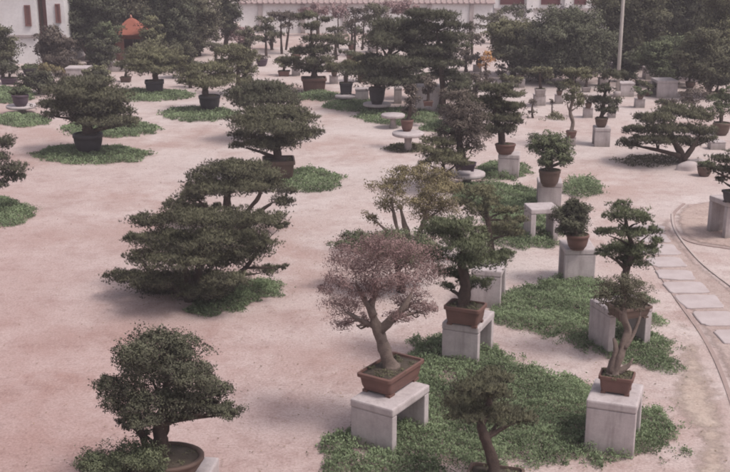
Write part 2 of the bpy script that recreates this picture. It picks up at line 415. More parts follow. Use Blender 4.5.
def inpoly(P, poly):
    x, y = P[:, 0], P[:, 1]; ins = np.zeros(len(P), bool); dist = np.full(len(P), 1e9); n = len(poly)
    for i in range(n):
        a = poly[i]; b = poly[(i+1) % n]
        c = ((a[1] > y) != (b[1] > y)) & (x < (b[0]-a[0])*(y-a[1])/(b[1]-a[1]+1e-12)+a[0]); ins ^= c
        ab = b-a; t = np.clip(((P-a) @ ab)/(ab @ ab+1e-12), 0, 1); dist = np.minimum(dist, np.linalg.norm(P-(a+t[:, None]*ab), axis=1))
    return np.where(ins, dist, -dist)
pl = curve_pts([G(*p)[:2] for p in [(640,236),(652,262),(676,298),(704,338),(724,380),(742,440),(752,520)]])
pr = curve_pts([G(*p)[:2] for p in [(672,214),(676,232),(700,262),(735,290),(790,335),(850,390),(930,460)]])
soft_sheet('path', pl+pr[::-1], .004, PATHM, .35)
sl = curve_pts([G(*p)[:2] for p in [(655,287),(672,312),(676,352),(664,400),(690,440),(670,500)]])
soft_sheet('sand', sl+curve_pts([G(*p)[:2]+np.array([-.06, 0]) for p in [(658,270),(676,298),(704,338),(724,380),(742,440),(752,520)]])[::-1], .008, SANDM, .6)
be = curve_pts([G(*p)[:2] for p in [(684,204),(674,214),(675,228),(690,242),(735,250),(800,262)]])
soft_sheet('earth_bed', be+[G(800,200)[:2], G(735,198)[:2]], .012, EARTHM, .4)
def kerb(name, line, w, h, mat):
    m = MB(); n = len(line); rings = []
    for i, p in enumerate(line):
        d = np.array(line[min(i+1, n-1)])-np.array(line[max(i-1, 0)]); d /= np.linalg.norm(d); o = np.array([-d[1], d[0]])*w/2
        j = random.uniform(-.004, .004)
        rings.append([(*(p-o), -.02), (*(p-o), h+j), (*(p+o), h+j), (*(p+o), -.02)])
    m.loft(rings); o = m.build(name, mat); o['kind'] = 'structure'; return o
kerb('path_kerb', pl, .06, .012, KERB)
kerb('path_border', pr, .04, .02, KERBL)
kerb('bed_border', be, .06, .016, KERB)
cl = curve_pts([G(*p)[:2] for p in [(648,228),(655,243),(665,261),(681,283),(702,304),(724,325),(752,352),(790,385)]], 12)
names = ['farthest', 'second', 'third', 'fourth', 'fifth', 'sixth', 'seventh', 'eighth', 'ninth', 'tenth', 'eleventh']
acc, k, nxt = 0., 0, .1
for i in range(1, len(cl)):
    seg = np.linalg.norm(cl[i]-cl[i-1]); acc += seg
    if acc < nxt or k >= 11: continue
    d = random.uniform(.50, .64); w = random.uniform(.58, .72); nxt = acc+d+random.uniform(.07, .13)
    tg = (cl[i]-cl[i-1])/seg; P = (*cl[i], 0); m = MB(); rr = []
    jit = [random.uniform(.92, 1.05) for _ in range(20)]
    for z, q in ((-.02, 1), (.016, 1), (.026, .965)):
        rr.append([(w/2*q*jit[i_]*math.copysign(abs(math.cos(2*math.pi*i_/20))**.32, math.cos(2*math.pi*i_/20)), d/2*q*jit[i_]*math.copysign(abs(math.sin(2*math.pi*i_/20))**.32, math.sin(2*math.pi*i_/20)), z) for i_ in range(20)])
    m.loft(rr); o = m.build('stepping_stone', STONE); o.location = P; o.rotation_euler.z = math.atan2(tg[1], tg[0])-math.pi/2+random.uniform(-.10, .10)
    lab = 'farthest pale slab of the curving path, beside the bare earth bed' if k == 0 else names[k]+' pale slab from the far end of the curving stepping path'
    tag(o, lab, 'stepping stone', 'stepping stones along the gravel path'); k += 1

# ------------------------------------------------------------------ ground cover
def lump(P, f, seed):
    r = np.random.default_rng(seed); v = 0
    for i in range(6):
        a = r.normal(size=2)*f*(1+.5*i); v = v+np.sin(P @ a+r.random()*6.28)/(1+.4*i)
    return v/2.2
def cover_patch(name, label, polypx, h=.12, leaf='grass', cov=4.3, edge=.16, seed=1, holes=0., lf=1.):
    poly = np.array([G(*p)[:2] for p in polypx]); C = poly.mean(0)
    s = mpp(np.array([*C, 0])); lo = poly.min(0)-.3; hi = poly.max(0)+.3
    L, w = max(.030, 2.0*s)*lf, max(.016, 1.0*s)*lf
    el = math.atan2(H, C[1]); n = int(cov*np.prod(hi-lo)*(math.sin(el)+.25)/(.5*L*w))
    n = min(n, 260000)
    P = lo+rng.random((n, 2))*(hi-lo); d = inpoly(P, poly)
    q = d+lump(P, 5/ max(.35, edge*6), seed)*edge+lump(P, 30, seed+3)*.05+rng.normal(0, edge*.28, n)
    ok = q > 0
    if holes: ok &= (lump(P, 2.2, seed+9) < 1.05-holes) | (rng.random(n) < .2)
    P, q = P[ok], q[ok]; n = len(P)
    clump = lump(P, 9, seed+1)*.5+lump(P, 22, seed+2)*.5
    top = h*np.clip(q/.18, .25, 1)*(.72+.55*clump+.35*np.clip(lump(P, 3.5, seed+7), 0, 1))
    z = top*rng.random(n)**.5
    p3 = np.column_stack([P, np.maximum(z, .01)])
    D = unit(n); D[:, 2] = np.abs(D[:, 2])*.8+.25; D /= np.linalg.norm(D, axis=1, keepdims=True)
    W = np.cross(D, unit(n)); W /= np.linalg.norm(W, axis=1, keepdims=True)+1e-9
    k = (.6+.7*rng.random(n))[:, None]
    T = np.concatenate([np.stack([p3, p3+D*L*k*.5+W*w*k*.5, p3+D*L*k*.5-W*w*k*.5], 1), np.stack([p3+D*L*k*.5-W*w*k*.5, p3+D*L*k*.5+W*w*k*.5, p3+D*L*k], 1)])
    N = rng.normal(0, .35, (n, 3))+np.array([0, -.15, 1.]); N /= np.linalg.norm(N, axis=1, keepdims=True)
    S = .35+.35*clump+.3*(z/np.maximum(top, 1e-3)-.5)+rng.normal(0, .14, n)+.26*lump(P, 2.5, seed+5)-.30*(lump(P, 5.5, seed+6) > .62)  # upper leaves lighter, lower ones darker: shading painted into the colour
    T -= np.array([*C, 0]); 
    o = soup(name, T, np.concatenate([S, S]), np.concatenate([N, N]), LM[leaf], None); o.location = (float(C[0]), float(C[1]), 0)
    tag(o, label, 'ground cover', None, 'stuff'); return o
def ell(cx, cy, rx, ry, n=22, seed=0):
    r = random.Random(seed); return [(cx+rx*math.cos(2*math.pi*i/n)*r.uniform(.94, 1.05), cy+ry*math.sin(2*math.pi*i/n)*r.uniform(.94, 1.05)) for i in range(n)]

cover_patch('ground_cover', 'leafy green ground cover around the benches in the foreground', [(318,462),(335,445),(352,432),(372,420),(400,372),(418,345),(440,340),(470,345),(500,352),(530,368),(560,376),(588,384),(602,392),(640,405),(668,415),(678,430),(668,447),(640,458),(600,464),(560,462),(520,462),(500,478),(430,484),(330,476)], .15, seed=3, edge=.2, holes=.22)
cover_patch('ground_cover', 'leafy green ground cover between the ball shrub bench and the sandy path', [(486,322),(500,300),(520,290),(545,284),(566,278),(600,282),(640,300),(655,330),(668,352),(676,374),(660,372),(625,362),(600,352),(560,342),(520,332)], .14, seed=5, edge=.2, holes=.22)
cover_patch('ground_cover', 'bright low plants under the big spreading pine', [(196,300),(225,285),(262,282),(288,290),(262,300),(235,312),(205,318),(188,312)], .14, seed=6, edge=.12)
cover_patch('ground_cover', 'round turf island under the dark potted pine at left', ell(92,156,55,9.5), .10, seed=7, edge=.15)
cover_patch('ground_cover', 'oval turf island just behind the dark potted pine', ell(110,130,48,8), .10, seed=8, edge=.15)
cover_patch('ground_cover', 'turf island cut off by the left edge of the yard', ell(-8,213,40,15), .11, seed=9, edge=.15)
cover_patch('ground_cover', 'turf strip below the small purple pot', ell(22,121,27,6), .10, seed=10, edge=.15)
cover_patch('ground_cover', 'turf behind the small purple pot at left', ell(8,96,26,8), .10, seed=11, edge=.15)
cover_patch('ground_cover', 'turf island around the dark box pot', ell(145,96,48,6), .10, seed=12, edge=.15)
cover_patch('ground_cover', 'oval turf island under the dark pot left of centre', ell(199,115,37,7), .10, seed=13, edge=.15)
cover_patch('ground_cover', 'turf beside the square brown pot', ell(310,181,31,11), .12, seed=14, edge=.15)
cover_patch('ground_cover', 'turf strip in front of the red brown far pot', ell(318,97,22,4.5), .12, seed=15, edge=.15)
cover_patch('ground_cover', 'turf strip under the small dark square pot', ell(352,106,26,6), .12, seed=16, edge=.15)
cover_patch('ground_cover', 'turf between the two round stone tables', ell(398,117,42,8), .12, seed=17, edge=.18, leaf='grass')
cover_patch('ground_cover', 'small turf ring at the foot of the nearest round stone table', ell(407,149,20,4), .09, seed=18, edge=.1, leaf='olive')
cover_patch('ground_cover', 'turf strip behind the round stone tables', ell(445,128,24,6), .12, seed=19, edge=.15)
cover_patch('ground_cover', 'turf under the red oval pot', ell(502,172,26,9), .13, seed=20, edge=.15)
cover_patch('ground_cover', 'long turf strip leading to the middle benches', [(455,188),(490,184),(535,192),(560,203),(545,214),(560,246),(520,250),(490,244),(480,210),(450,200)], .16, seed=21, edge=.15)
cover_patch('ground_cover', 'pale green weeds right of the round pot bench', ell(583,190,18,8), .25, seed=22, edge=.15)
cover_patch('ground_cover', 'dull thin leaves standing in for the shadow below the umbrella pine', ell(655,161,32,6), .06, seed=23, edge=.2, leaf='grey', cov=2.0)  # grey leaf patch put where the umbrella pine's shadow lies
tree('shrub', 'low green shrub in front of the round tray bonsai at the bottom edge', 'shrub', (122,512), [(112,460,28,11),(136,456,22,11),(94,468,16,8),(152,463,15,9),(125,470,30,12),(158,472,10,8)], [(122,508,4),(122,490,3.5),(122,475,2.5)], 'leaf', 'green', 3.2)
for i, (x, y, rx, ry, l) in enumerate([(60,70,30,3,'flower bed in front of the white house'),(180,68,24,3,'turf patch below the tree row at upper left'),(555,118,9,2,'thin weeds near the slim far bonsai')]):
    cover_patch('ground_cover', l, ell(x, y, rx, ry), .2, seed=30+i, edge=.3, leaf=['yellow', 'green', 'olive'][i])

# ------------------------------------------------------------------ stands
def bench(label, foot, yaw, W, L, Hh=.6, t=.10, mat=CONC, side=False, group='concrete bonsai benches', dh=0.):
    """inverted-U concrete bench; foot = picture point in the middle of its nearest bottom edge"""
    P = G(*foot); a = R(yaw); o = thing('concrete_bench', label, 'bench', (0, 0, 0), group)
    if side: sx, sy = L, W
    else: sx, sy = W, L
    C = np.array([P[0]-math.sin(a)*sy/2*1, P[1]+math.cos(a)*sy/2, 0]); o.location = C; o.rotation_euler.z = a
    bev = min(.022, t*.22)
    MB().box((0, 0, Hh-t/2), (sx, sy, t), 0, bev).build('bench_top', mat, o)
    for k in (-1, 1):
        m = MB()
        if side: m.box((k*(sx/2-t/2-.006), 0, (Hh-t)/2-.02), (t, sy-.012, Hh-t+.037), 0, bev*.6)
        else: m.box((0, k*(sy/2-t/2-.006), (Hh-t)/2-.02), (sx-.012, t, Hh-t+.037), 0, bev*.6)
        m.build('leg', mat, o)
    o['top'] = float(Hh); del o['top']
    return o
def block(label, foot, w, d, h, yaw=0, mat=CONC, group='solid concrete plinths', name='concrete_plinth', cat='plinth'):
    P = G(*foot); s = mpp(P); w *= s; h *= s; d *= s; a = R(yaw)
    o = thing(name, label, cat, (P[0]-math.sin(a)*d/2, P[1]+math.cos(a)*d/2, 0), group, a)
    MB().box((0, 0, h*.44-.01), (w*.94, d*.94, h*.88+.02), 0, .012).build('plinth_body', mat, o)
    MB().box((0, 0, h*.94), (w, d, h*.12), 0, .014).build('plinth_cap', mat, o)
    return h
def table(label, foot, r, h, group='round stone pedestal tables'):
    P = G(*foot); s = mpp(P); r *= s; h *= s
    o = thing('pedestal_table', label, 'stone table', P, group)
    MB().lathe([(r*.94, h-.085), (r, h-.065), (r, h-.015), (r*.97, h)], seg=28).build('table_top', CONC, o, True)
    MB().lathe([(r*.34, -.02), (r*.34, .05), (r*.25, .09), (r*.22, h*.5), (r*.27, h-.087)], seg=18).build('pedestal', CONCD, o, True)
    return h

BH = .60
bench('concrete bench carrying the russet bonsai in the foreground', (371,452), -33, .58, .84, BH)
bench('concrete bench carrying the dark layered pine, behind the russet bonsai', (459,366), -24, .53, .72, BH)
bench('concrete bench under the round ball shrub', (579,285), 0, .52, .60, .62)
bench('concrete bench carrying the twisted trunk bonsai at right foreground', (608,456), -20, .57, .66, .66)
bench('empty concrete bench with open arch, behind the ball shrub bench', (544,243), 8, .50, .55, .66, side=True)
bench('concrete bench seen through its open side behind the twisted bonsai', (629,352), 20, .55, .70, .66, side=True)
bench('concrete bench half hidden behind the dark layered pine', (485,308), -15, .48, .6, .62)
bench('concrete bench under the round brown pot', (549,212), -6, .50, .55, .62)
bench('concrete bench cut by the right edge beside the bare earth bed', (737,238), 18, .55, .6, .72)
bench('low concrete bench under the round tray bonsai', (172,505), -8, .55, .75, .30, side=True)
bench('pale lavender concrete bench in front of the far dark trees', (667,98), 4, .7, .75, .58)
bench('concrete bench under the slim layered bonsai near the pole', (602,147), -4, .42, .5, .5)
bench('concrete bench under the red oval pot', (508,178), -10, .5, .5, .55)
block('white concrete plinth left of the dusky tree', (428,113), 26, 24, 26)
block('narrow yellowish plinth among the stone tables', (398,104), 8, 10, 16, mat=CONCD)
block('lavender plinth right of the dark square pot', (362,103), 14, 14, 14)
block('pale plinth below the tall dusky mass at centre', (450,127), 14, 16, 16)
block('pale plinth left of the far leaning shrub', (627,97), 15, 15, 14)
block('yellowish plinth before the far dark trees', (655,80), 20, 16, 12, mat=CONCD)
block('tall pinkish pillar block between the pole and the far trees', (641,68), 13, 12, 16)
block('pale plinth right of the pole foot', (603,68), 15, 14, 14)
block('lavender plinth in front of the white house', (78,82), 25, 20, 14)
block('white plinth in front of the red pavilion', (117,72), 20, 16, 9)
block('pale plinth under the tiny flat topped bonsai', (540,106), 12, 12, 11)
block('small pale plinth below the tall slim bonsai', (571,146), 10, 10, 9)
block('pale wide plinth at the far end of the white wall', (512,44), 16, 14, 10)
block('pale plinth at left edge of the umbrella pine stones', (718,150), 16, 12, 8)
T1 = table('nearest round stone table, carrying the red brown pot', (408,151), 16, 19)
T2 = table('round stone table just left of the slender potted tree', (393,128), 12, 14)
T3 = table('low round stone table under the dark square pot', (346,102), 11, 7)
T4 = table('low round stone table under the dark pot of the tall pine', (377,112), 14, 9)
T5 = table('round stone table carrying the tall dusky tree', (467,185), 18, 13)
T6 = table('small round stone dish table below the purple pot', (22,113), 15, 8)

# ------------------------------------------------------------------ near trees
BG = 'potted bonsai on stands'
tree('bonsai', 'dense dark broadleaf bonsai in a round brown tray at lower left', 'bonsai', (166,474),
     [(160,344,26,15),(137,358,22,15),(180,354,24,15),(114,388,18,14),(150,374,34,19),(190,376,28,17),(210,394,21,14),(226,411,18,8),(129,404,24,13),(165,402,34,15),(192,408,20,9),(145,420,22,8),(170,420,14,6),(128,424,12,7),(141,431,11,6),(208,409,18,8,.1),(232,414,11,6,.1),(180,417,12,6,-.1)],
     [(160,462,9),(161,440,7.5),(160,425,6.5),(165,400,5),(168,370,3)], 'leaf', 'dark', 3.3, 1.1, .30, ('round',78,20,.8,0,'brown'), fat=1.06, limb_r=.3, extra=[[(150,455,4),(142,435,3.5),(140,415,3)]])
tree('pine_tree', 'broad spreading pine with dark layered pads growing in gravel at centre left', 'pine tree', (192,300),
     [(152,222,20,8),(185,219,28,10),(225,221,30,11),(262,220,24,7),(282,226,9,4),
      (136,240,13,7),(165,242,30,12),(205,243,34,13),(245,241,26,11),(264,245,13,7),
      (142,258,17,8),(175,261,33,12),(215,260,33,11),(250,254,18,8),
      (124,277,17,7),(152,280,28,9),(192,283,33,11),(225,280,23,8),(268,271,12,5),(282,268,6,3),
      (165,291,28,7),(205,292,26,7),(182,297,30,6)],
     [(192,300,6),(196,285,5),(200,265,4),(205,245,3)], 'needle', 'pine', 3.3, extra=[[(190,298,4),(170,285,3),(150,272,2.4),(140,258,2)],[(196,298,4),(222,285,3),(245,268,2.4),(258,250,2)],[(192,298,4),(185,270,3),(180,250,2.5)]], spread=.8)
tree('pine_tree', 'open pine with several thin stems just behind the broad spreading pine', 'pine tree', (236,234),
     [(205,180,17,8),(225,171,26,7),(250,177,26,8),(213,190,26,8),(262,187,22,7),(284,192,10,5),(240,167,24,6),(178,206,14,7),(192,198,15,8),(281,203,12,6),(204,209,17,5),(240,188,22,7),(195,190,10,6)],
     [(232,230,4.5),(228,212,4),(227,197,3.5),(230,182,2.5)], 'needle', 'pine', 3.2, extra=[[(238,230,3),(247,212,2.3),(258,198,2),(262,188,1.5)],[(240,230,3),(256,214,2.2),(272,203,1.8)],[(232,228,3),(212,212,2.3),(198,200,1.6)]], limb_r=.3)
tree('bonsai', 'russet brown bonsai with fine sparse leaves and forked trunk in rectangular pot', 'bonsai', (391,385),
     [(350,262,26,16),(378,248,32,14),(405,256,28,16),(337,285,16,11),(422,276,20,15),(395,284,28,13),(345,309,20,14),(366,292,20,14),(412,304,20,12),(340,326,12,7),(428,310,12,9),(370,272,28,16),(362,320,10,6),(400,318,14,6),(328,292,9,6)],
     [(391,368,7.4),(386,352,6.2),(380,336,5.8),(374,320,4.6),(371,306,3.6),(376,292,2.8),(372,276,1.8)], 'leaf', 'red', 1.5, .9, BH, ('rect',39,20,1.75,-33,'terra'), extra=[[(380,332,4.5),(391,320,4),(403,308,3.2),(412,292,2)],[(374,316,4),(366,302,3),(356,284,2.2)],[(380,328,3),(360,320,2.2),(346,312,1.6)]], bark=BARKP, twig=6, spread=.75, fat=1.08)
tree('juniper_shrub', 'low green juniper behind the russet bonsai', 'shrub', (402,292),
     [(366,241,22,7),(395,243,26,9),(422,250,20,11),(408,258,20,9),(350,247,14,6),(385,252,24,8)],
     [(402,290,4),(398,272,3),(396,255,2.5)], 'leaf', 'green', 3.0)
tree('bonsai', 'dark green layered pine in brown rectangular pot on the second bench', 'bonsai', (465,323),
     [(435,257,13,8),(468,247,23,7),(447,232,26,9),(480,262,28,9),(450,273,17,7),(500,256,12,5),(474,284,16,6),(455,224,20,6),(480,240,14,6),(508,252,6,4),(448,288,8,5)],
     [(462,300,5.5),(466,284,5),(461,262,4),(464,245,3),(456,232,2)], 'needle', 'green', 3.3, 1., BH, ('rect',38,19,.72,-24,'terra'))
tree('pine_tree', 'mixed green and rusty pine standing behind the second bench', 'pine tree', (492,262),
     [(480,193,17,7),(478,212,12,9),(506,211,13,5),(512,221,13,4),(494,231,20,7),(515,233,12,5),(470,203,9,6),(492,203,10,5)],
     [(492,258,3.5),(490,240,3),(488,220,2.5),(484,202,2)], 'needle', 'olive', 3.0)
tree('maple_tree', 'yellowish and rusty open tree with slanting thin stems at centre', 'tree', (412,250),
     [(371,218,9,5),(392,190,16,10),(388,205,14,8),(411,172,18,6),(425,181,15,7),(437,190,20,8),(443,178,17,7),(420,202,16,10),(446,206,14,8),(400,180,10,6),(432,214,18,9),(455,190,8,6)],
     [(412,248,3.2),(408,235,2.8),(404,222,2.4),(400,205,2)], 'leaf', 'yellow', 2.2, 1., extra=[[(408,244,2.2),(398,230,1.8),(394,215,1.6),(392,200,1.2)],[(405,246,2),(388,232,1.4),(374,220,1)],[(414,244,2.4),(424,222,2),(428,205,1.6),(438,192,1.2)]], twig=4, bark=BARKP, fat=1.25)
tree('pine_tree', 'small olive pine in front of the round stone table with the dusky tree', 'pine tree', (444,192),
     [(440,143,15,6),(430,152,10,5),(452,152,12,5),(442,160,18,7),(458,163,10,5),(425,163,6,4)],
     [(444,190,3.2),(444,175,2.8),(443,160,2)], 'needle', 'olive', 3.1, fat=1.3)
tree('bonsai', 'tall dusky purplish bonsai with loose crown on a round stone table', 'bonsai', (465,170),
     [(456,98,13,7),(466,110,17,8),(450,116,12,8),(462,126,20,9),(446,133,9,6),(474,135,14,8),(459,142,14,7),(478,122,9,6),(476,148,8,6)],
     [(462,164,4),(461,150,3.6),(459,135,3),(461,115,2)], 'leaf', 'purple', 2.5, 1., .42, ('rect',22,7,.7,-8,'purple'), twig=2, fat=1.3)
tree('bonsai', 'green pine with pads reaching right in a red oval pot', 'bonsai', (505,154),
     [(496,90,15,5),(508,95,12,4),(489,104,15,7),(516,107,10,3.2),(500,108,16,6),(500,119,19,6),(517,122,7,3.2),(491,130,14,7),(505,130,12,5)],
     [(503,143,3.2),(500,130,3),(495,115,2.6),(497,98,1.8)], 'needle', 'pine', 3.2, 1., .55, ('round',21,10,.75,0,'terra'), fat=1.3)
tree('bonsai', 'round crowned bonsai in a rounded dark brown pot on a bench', 'bonsai', (549,186),
     [(545,142,15,8),(560,147,13,8),(538,149,10,7),(553,157,17,8),(566,161,8,6),(545,164,8,5)],
     [(548,172,4),(549,162,3.5),(550,150,2.6)], 'leaf', 'green', 3.2, 1., .62, ('round',22,16,.9,0,'brown'))
tree('bonsai', 'ball shaped shrub in a small round terracotta pot on a pale bench', 'bonsai', (577,249),
     [(572,211,15,9),(571,224,15,9),(563,217,9,9),(581,218,9,9),(573,232,11,6),(566,230,9,6),(574,204,8,5)],
     [(575,240,3.5),(574,232,3),(573,220,2.4)], 'leaf', 'dark', 3.4, 1., .62, ('round',23,15,.95,0,'terra'))
tree('bonsai', 'green cloud pruned bonsai in tiers on the open sided bench at right', 'bonsai', (628,316),
     [(622,207,11,7),(631,216,17,8),(614,218,9,6),(643,221,8,5),(604,233,11,4.5),(630,233,17,5),(652,232,11,5),(656,243,8,6),(619,250,18,8),(643,251,17,8),(631,262,17,7),(605,254,9,4)],
     [(627,306,4),(623,290,3.6),(626,270,3.2),(633,250,2.6),(627,230,2),(625,214,1.5)], 'needle', 'green', 3.2, 1., .66, ('rect',40,12,.7,20,'brown'))
tree('bonsai', 'bonsai with twisted pale double trunk and thin greyish crown, brown rectangular pot', 'bonsai', (616,391),
     [(611,289,12,10),(635,291,14,12),(622,302,20,8),(603,300,7,9),(645,301,7,8),(624,284,10,7)],
     [(613,370,5.5),(619,358,4.6),(623,345,4),(628,330,3.8),(623,314,3.2),(626,294,2.4)], 'leaf', 'grey', 2.4, .95, .66, ('rect',34,18,.72,-20,'terra'), extra=[[(610,372,4),(616,352,3.2),(614,338,2.4)],[(624,348,3),(634,332,2.4),(640,316,2)],[(618,372,3.5),(628,366,2),(633,358,1.2)]], bark=BARKP, twig=3)
tree('bonsai', 'dull olive pine with bent trunk at the bottom edge between two benches', 'bonsai', (494,500),
     [(490,378,18,8),(497,392,14,9),(470,397,24,8),(480,387,18,7),(503,416,24,8),(468,414,18,6),(525,418,9,5),(485,412,14,7),(450,402,8,5)],
     [(494,478,6.5),(492,458,5.6),(486,440,5),(481,424,4.2),(488,408,4),(490,392,3)], 'needle', 'pine', 3.6, 1., 0, ('rect',56,28,.7,-15,'brown'), fat=1.34)

# ------------------------------------------------------------------ left side
tree('bonsai', 'wide low pine in a dark round pot on the turf island at left', 'bonsai', (89,153),
     [(85,84,24,5),(66,94,20,7),(95,96,28,8),(115,102,14,7),(58,106,17,6),(85,108,28,7),(115,113,17,7),(104,123,22,6),(129,124,9,6),(49,115,9,4),(92,117,20,5),(70,100,16,6)],
     [(88,136,5),(87,126,4.5),(90,112,3.5),(88,98,2.5)], 'needle', 'pine', 3.3, 1., 0, ('round',30,19,1,0,'dark'), fat=1.25)
tree('pine_tree', 'dark rounded pine cut off by the left edge on its turf island', 'pine tree', (-8,212),
     [(4,144,10,9),(8,170,15,8),(12,178,12,6),(-2,186,12,4),(-12,158,15,11),(-20,176,14,9),(0,160,10,7)],
     [(-8,210,5),(-8,190,4.5),(-7,170,3.5)], 'needle', 'dark', 3.3)
tree('bonsai', 'flat olive pine in a dark box pot in the second row at left', 'bonsai', (155,94),
     [(150,55,23,5),(138,63,18,5),(166,60,16,5),(155,70,20,4.5),(172,67,9,4)],
     [(155,82,3),(155,74,2.6),(153,62,2)], 'needle', 'olive', 3.1, 1., 0, ('rect',19,13,.9,10,'dark'))
tree('bonsai', 'flat topped pine in a dark rounded pot on the oval turf island', 'bonsai', (210,111),
     [(205,70,20,5),(190,77,13,4.5),(220,78,14,5),(208,84,22,5),(229,73,7,4.5),(186,82,8,3)],
     [(206,97,3),(205,88,2.8),(206,75,2)], 'needle', 'olive', 3.1, 1., 0, ('round',22,15,1,0,'dark'))
tree('shrub', 'rounded brownish shrub behind the flat topped pine', 'shrub', (238,96),
     [(227,52,13,7),(244,54,13,7),(238,64,16,8),(250,72,9,6),(224,64,9,6),(246,82,8,6)],
     [(238,94,2.6),(238,80,2.2),(238,62,1.6)], 'leaf', 'olive', 2.7)
tree('pine_tree', 'dome shaped dark pine half hidden behind the square brown pot pine', 'pine tree', (262,140),
     [(262,88,22,6),(243,94,15,7),(282,94,17,7),(262,100,30,7),(240,104,12,5),(288,103,12,5)],
     [(262,138,3.5),(262,120,3),(262,100,2.2)], 'needle', 'dark', 3.3)
tree('bonsai', 'broad dark pine in a square brown pot in mid yard', 'bonsai', (279,179),
     [(275,113,26,6),(251,121,19,7),(298,119,17,6),(275,128,32,7),(246,137,14,6),(300,136,21,6),(319,133,6,5),(272,144,26,5),(240,146,9,4),(262,120,14,6)],
     [(278,162,4),(277,150,3.6),(278,135,2.8),(276,120,2)], 'needle', 'pine', 3.3, 1., 0, ('rect',32,20,.95,6,'brown'), fat=1.2)
tree('bonsai', 'tiered pine in a red brown pot near the far white wall', 'bonsai', (314,92),
     [(307,17,10,4),(312,27,9,5),(325,20,6,2.2),(318,40,13,4.5),(338,43,10,3.5),(312,52,17,5),(292,63,10,5),(318,62,14,5),(310,70,13,4),(344,53,4,1.6)],
     [(314,80,3),(315,66,2.6),(313,50,2),(311,30,1.5)], 'needle', 'pine', 3.2, 1., 0, ('rect',25,14,.8,5,'terra'), fat=1.3)
tree('bonsai', 'little umbrella shaped pine in a dark square pot on a low round table', 'bonsai', (346,94),
     [(345,66,13,4.5),(355,70,9,3.5),(338,70,7,3.5)],
     [(346,84,2.2),(346,76,1.9),(347,68,1.4)], 'needle', 'olive', 3.1, 1., T3, ('rect',13,11,.9,5,'dark'))
tree('bonsai', 'big dark pine with massed pads in a dark pot at far centre', 'bonsai', (377,104),
     [(395,27,20,6),(380,44,15,8),(405,47,17,8),(425,54,15,8),(374,61,13,6),(400,64,21,6),(377,73,26,4.5),(390,82,21,4.5),(390,36,16,7),(412,36,12,6),(426,64,12,6)],
     [(377,90,3.5),(379,78,3.2),(386,62,2.8),(394,42,2)], 'needle', 'dark', 3.4, 1., T4, ('round',17,16,1,0,'dark'), fat=1.45)
tree('pine_tree', 'tall dark layered pine right of the massed far pine', 'pine tree', (442,114),
     [(435,18,19,6),(455,27,11,6),(444,39,20,5),(455,47,11,4.5),(420,14,11,5),(440,64,17,6),(454,79,12,7),(459,90,12,7),(430,29,15,6),(438,52,15,6),(444,74,12,6),(465,84,8,6)],
     [(442,112,3.4),(443,90,3),(440,62,2.4),(437,32,1.8)], 'needle', 'dark', 3.4, fat=1.35)
tree('bonsai', 'slender upright tree in a red brown pot on the nearest round table', 'bonsai', (407,131),
     [(412,93,7,5),(411,103,8,5.5),(412,113,8,4.5),(410,87,5,3)],
     [(408,120,2),(410,110,1.8),(411,96,1.4)], 'leaf', 'purple', 2.8, 1., T1, ('round',13,11,1,0,'terra'))
tree('bonsai', 'small low plant in a purple pot on a round dish table at left', 'bonsai', (21,106),
     [(20,90,9,3),(27,92,6,2.5),(14,93,5,2.5)], [(21,99,1.6),(21,94,1.3),(21,91,1)], 'leaf', 'green', 2.8, 1., T6, ('round',17,11,1,0,'purple'))

# ------------------------------------------------------------------ right side
tree('pine_tree', 'umbrella pine with spreading tiers and leaning trunk growing at right', 'pine tree', (684,165),
     [(632,130,9,4),(652,119,17,5),(680,113,20,5.5),(700,117,14,5),(650,131,15,5),(672,130,19,6),(700,131,15,5.5),(711,140,7,4.5),(628,144,11,4.5),(660,141,17,5),(686,142,14,5),(640,139,8,4)],
     [(684,163,4),(681,152,3.5),(674,142,2.8),(668,128,2.2)], 'needle', 'pine', 3.1, extra=[[(683,160,3),(692,148,2.4),(700,134,1.8)],[(680,156,2.4),(658,150,1.8),(636,146,1.2)]], fat=1.3)
tree('bonsai', 'dark tiered bonsai cut off by the right edge on its bench', 'bonsai', (737,203),
     [(722,160,11,5),(711,170,7,7),(727,171,11,6),(736,155,11,7),(721,180,7,4),(740,168,10,6)],
     [(737,190,3),(734,180,2.6),(730,168,2)], 'needle', 'dark', 3.2, 1., .72, ('rect',26,12,.8,18,'dark'))
tree('bonsai', 'tall slim bonsai with grey twisted trunk and hanging foliage', 'bonsai', (571,138),
     [(575,73,12,3.5),(585,78,6,3.5),(569,84,6,4),(573,95,8,7),(580,105,6,4.5),(567,100,4,5)],
     [(571,132,2),(573,122,1.8),(570,112,1.6),(573,98,1.5),(574,80,1.1)], 'leaf', 'olive', 2.6, 1., .27, ('round',11,7,1,0,'terra'), bark=BARKP, fat=1.35)
tree('bonsai', 'slim layered bonsai in a reddish pot beside the pole', 'bonsai', (601,127),
     [(614,76,12,4.5),(606,90,9,5.5),(604,101,12,4.5),(607,111,10,3)],
     [(601,118,2),(603,108,1.8),(605,94,1.5),(610,80,1.1)], 'needle', 'dark', 3.1, 1., .5, ('round',13,9,1,0,'brown'), fat=1.3)
tree('bonsai', 'tiny flat topped bonsai in a pale pot on a plinth', 'bonsai', (540,96),
     [(534,71,9,2.6),(546,71,8,2.6),(548,77,5,2.2)], [(541,88,1.5),(540,80,1.3),(540,73,1)], 'leaf', 'olive', 3., 1., .36, ('rect',11,7,.8,0,'pale'))
tree('shrub', 'spiky brownish shrub behind the umbrella pine', 'shrub', (690,112),
     [(684,95,8,4.5),(697,94,10,5),(708,98,7,4),(690,102,11,4)], [(692,110,1.6),(692,103,1.4),(692,96,1)], 'leaf', 'purple', 2.2, 1.)
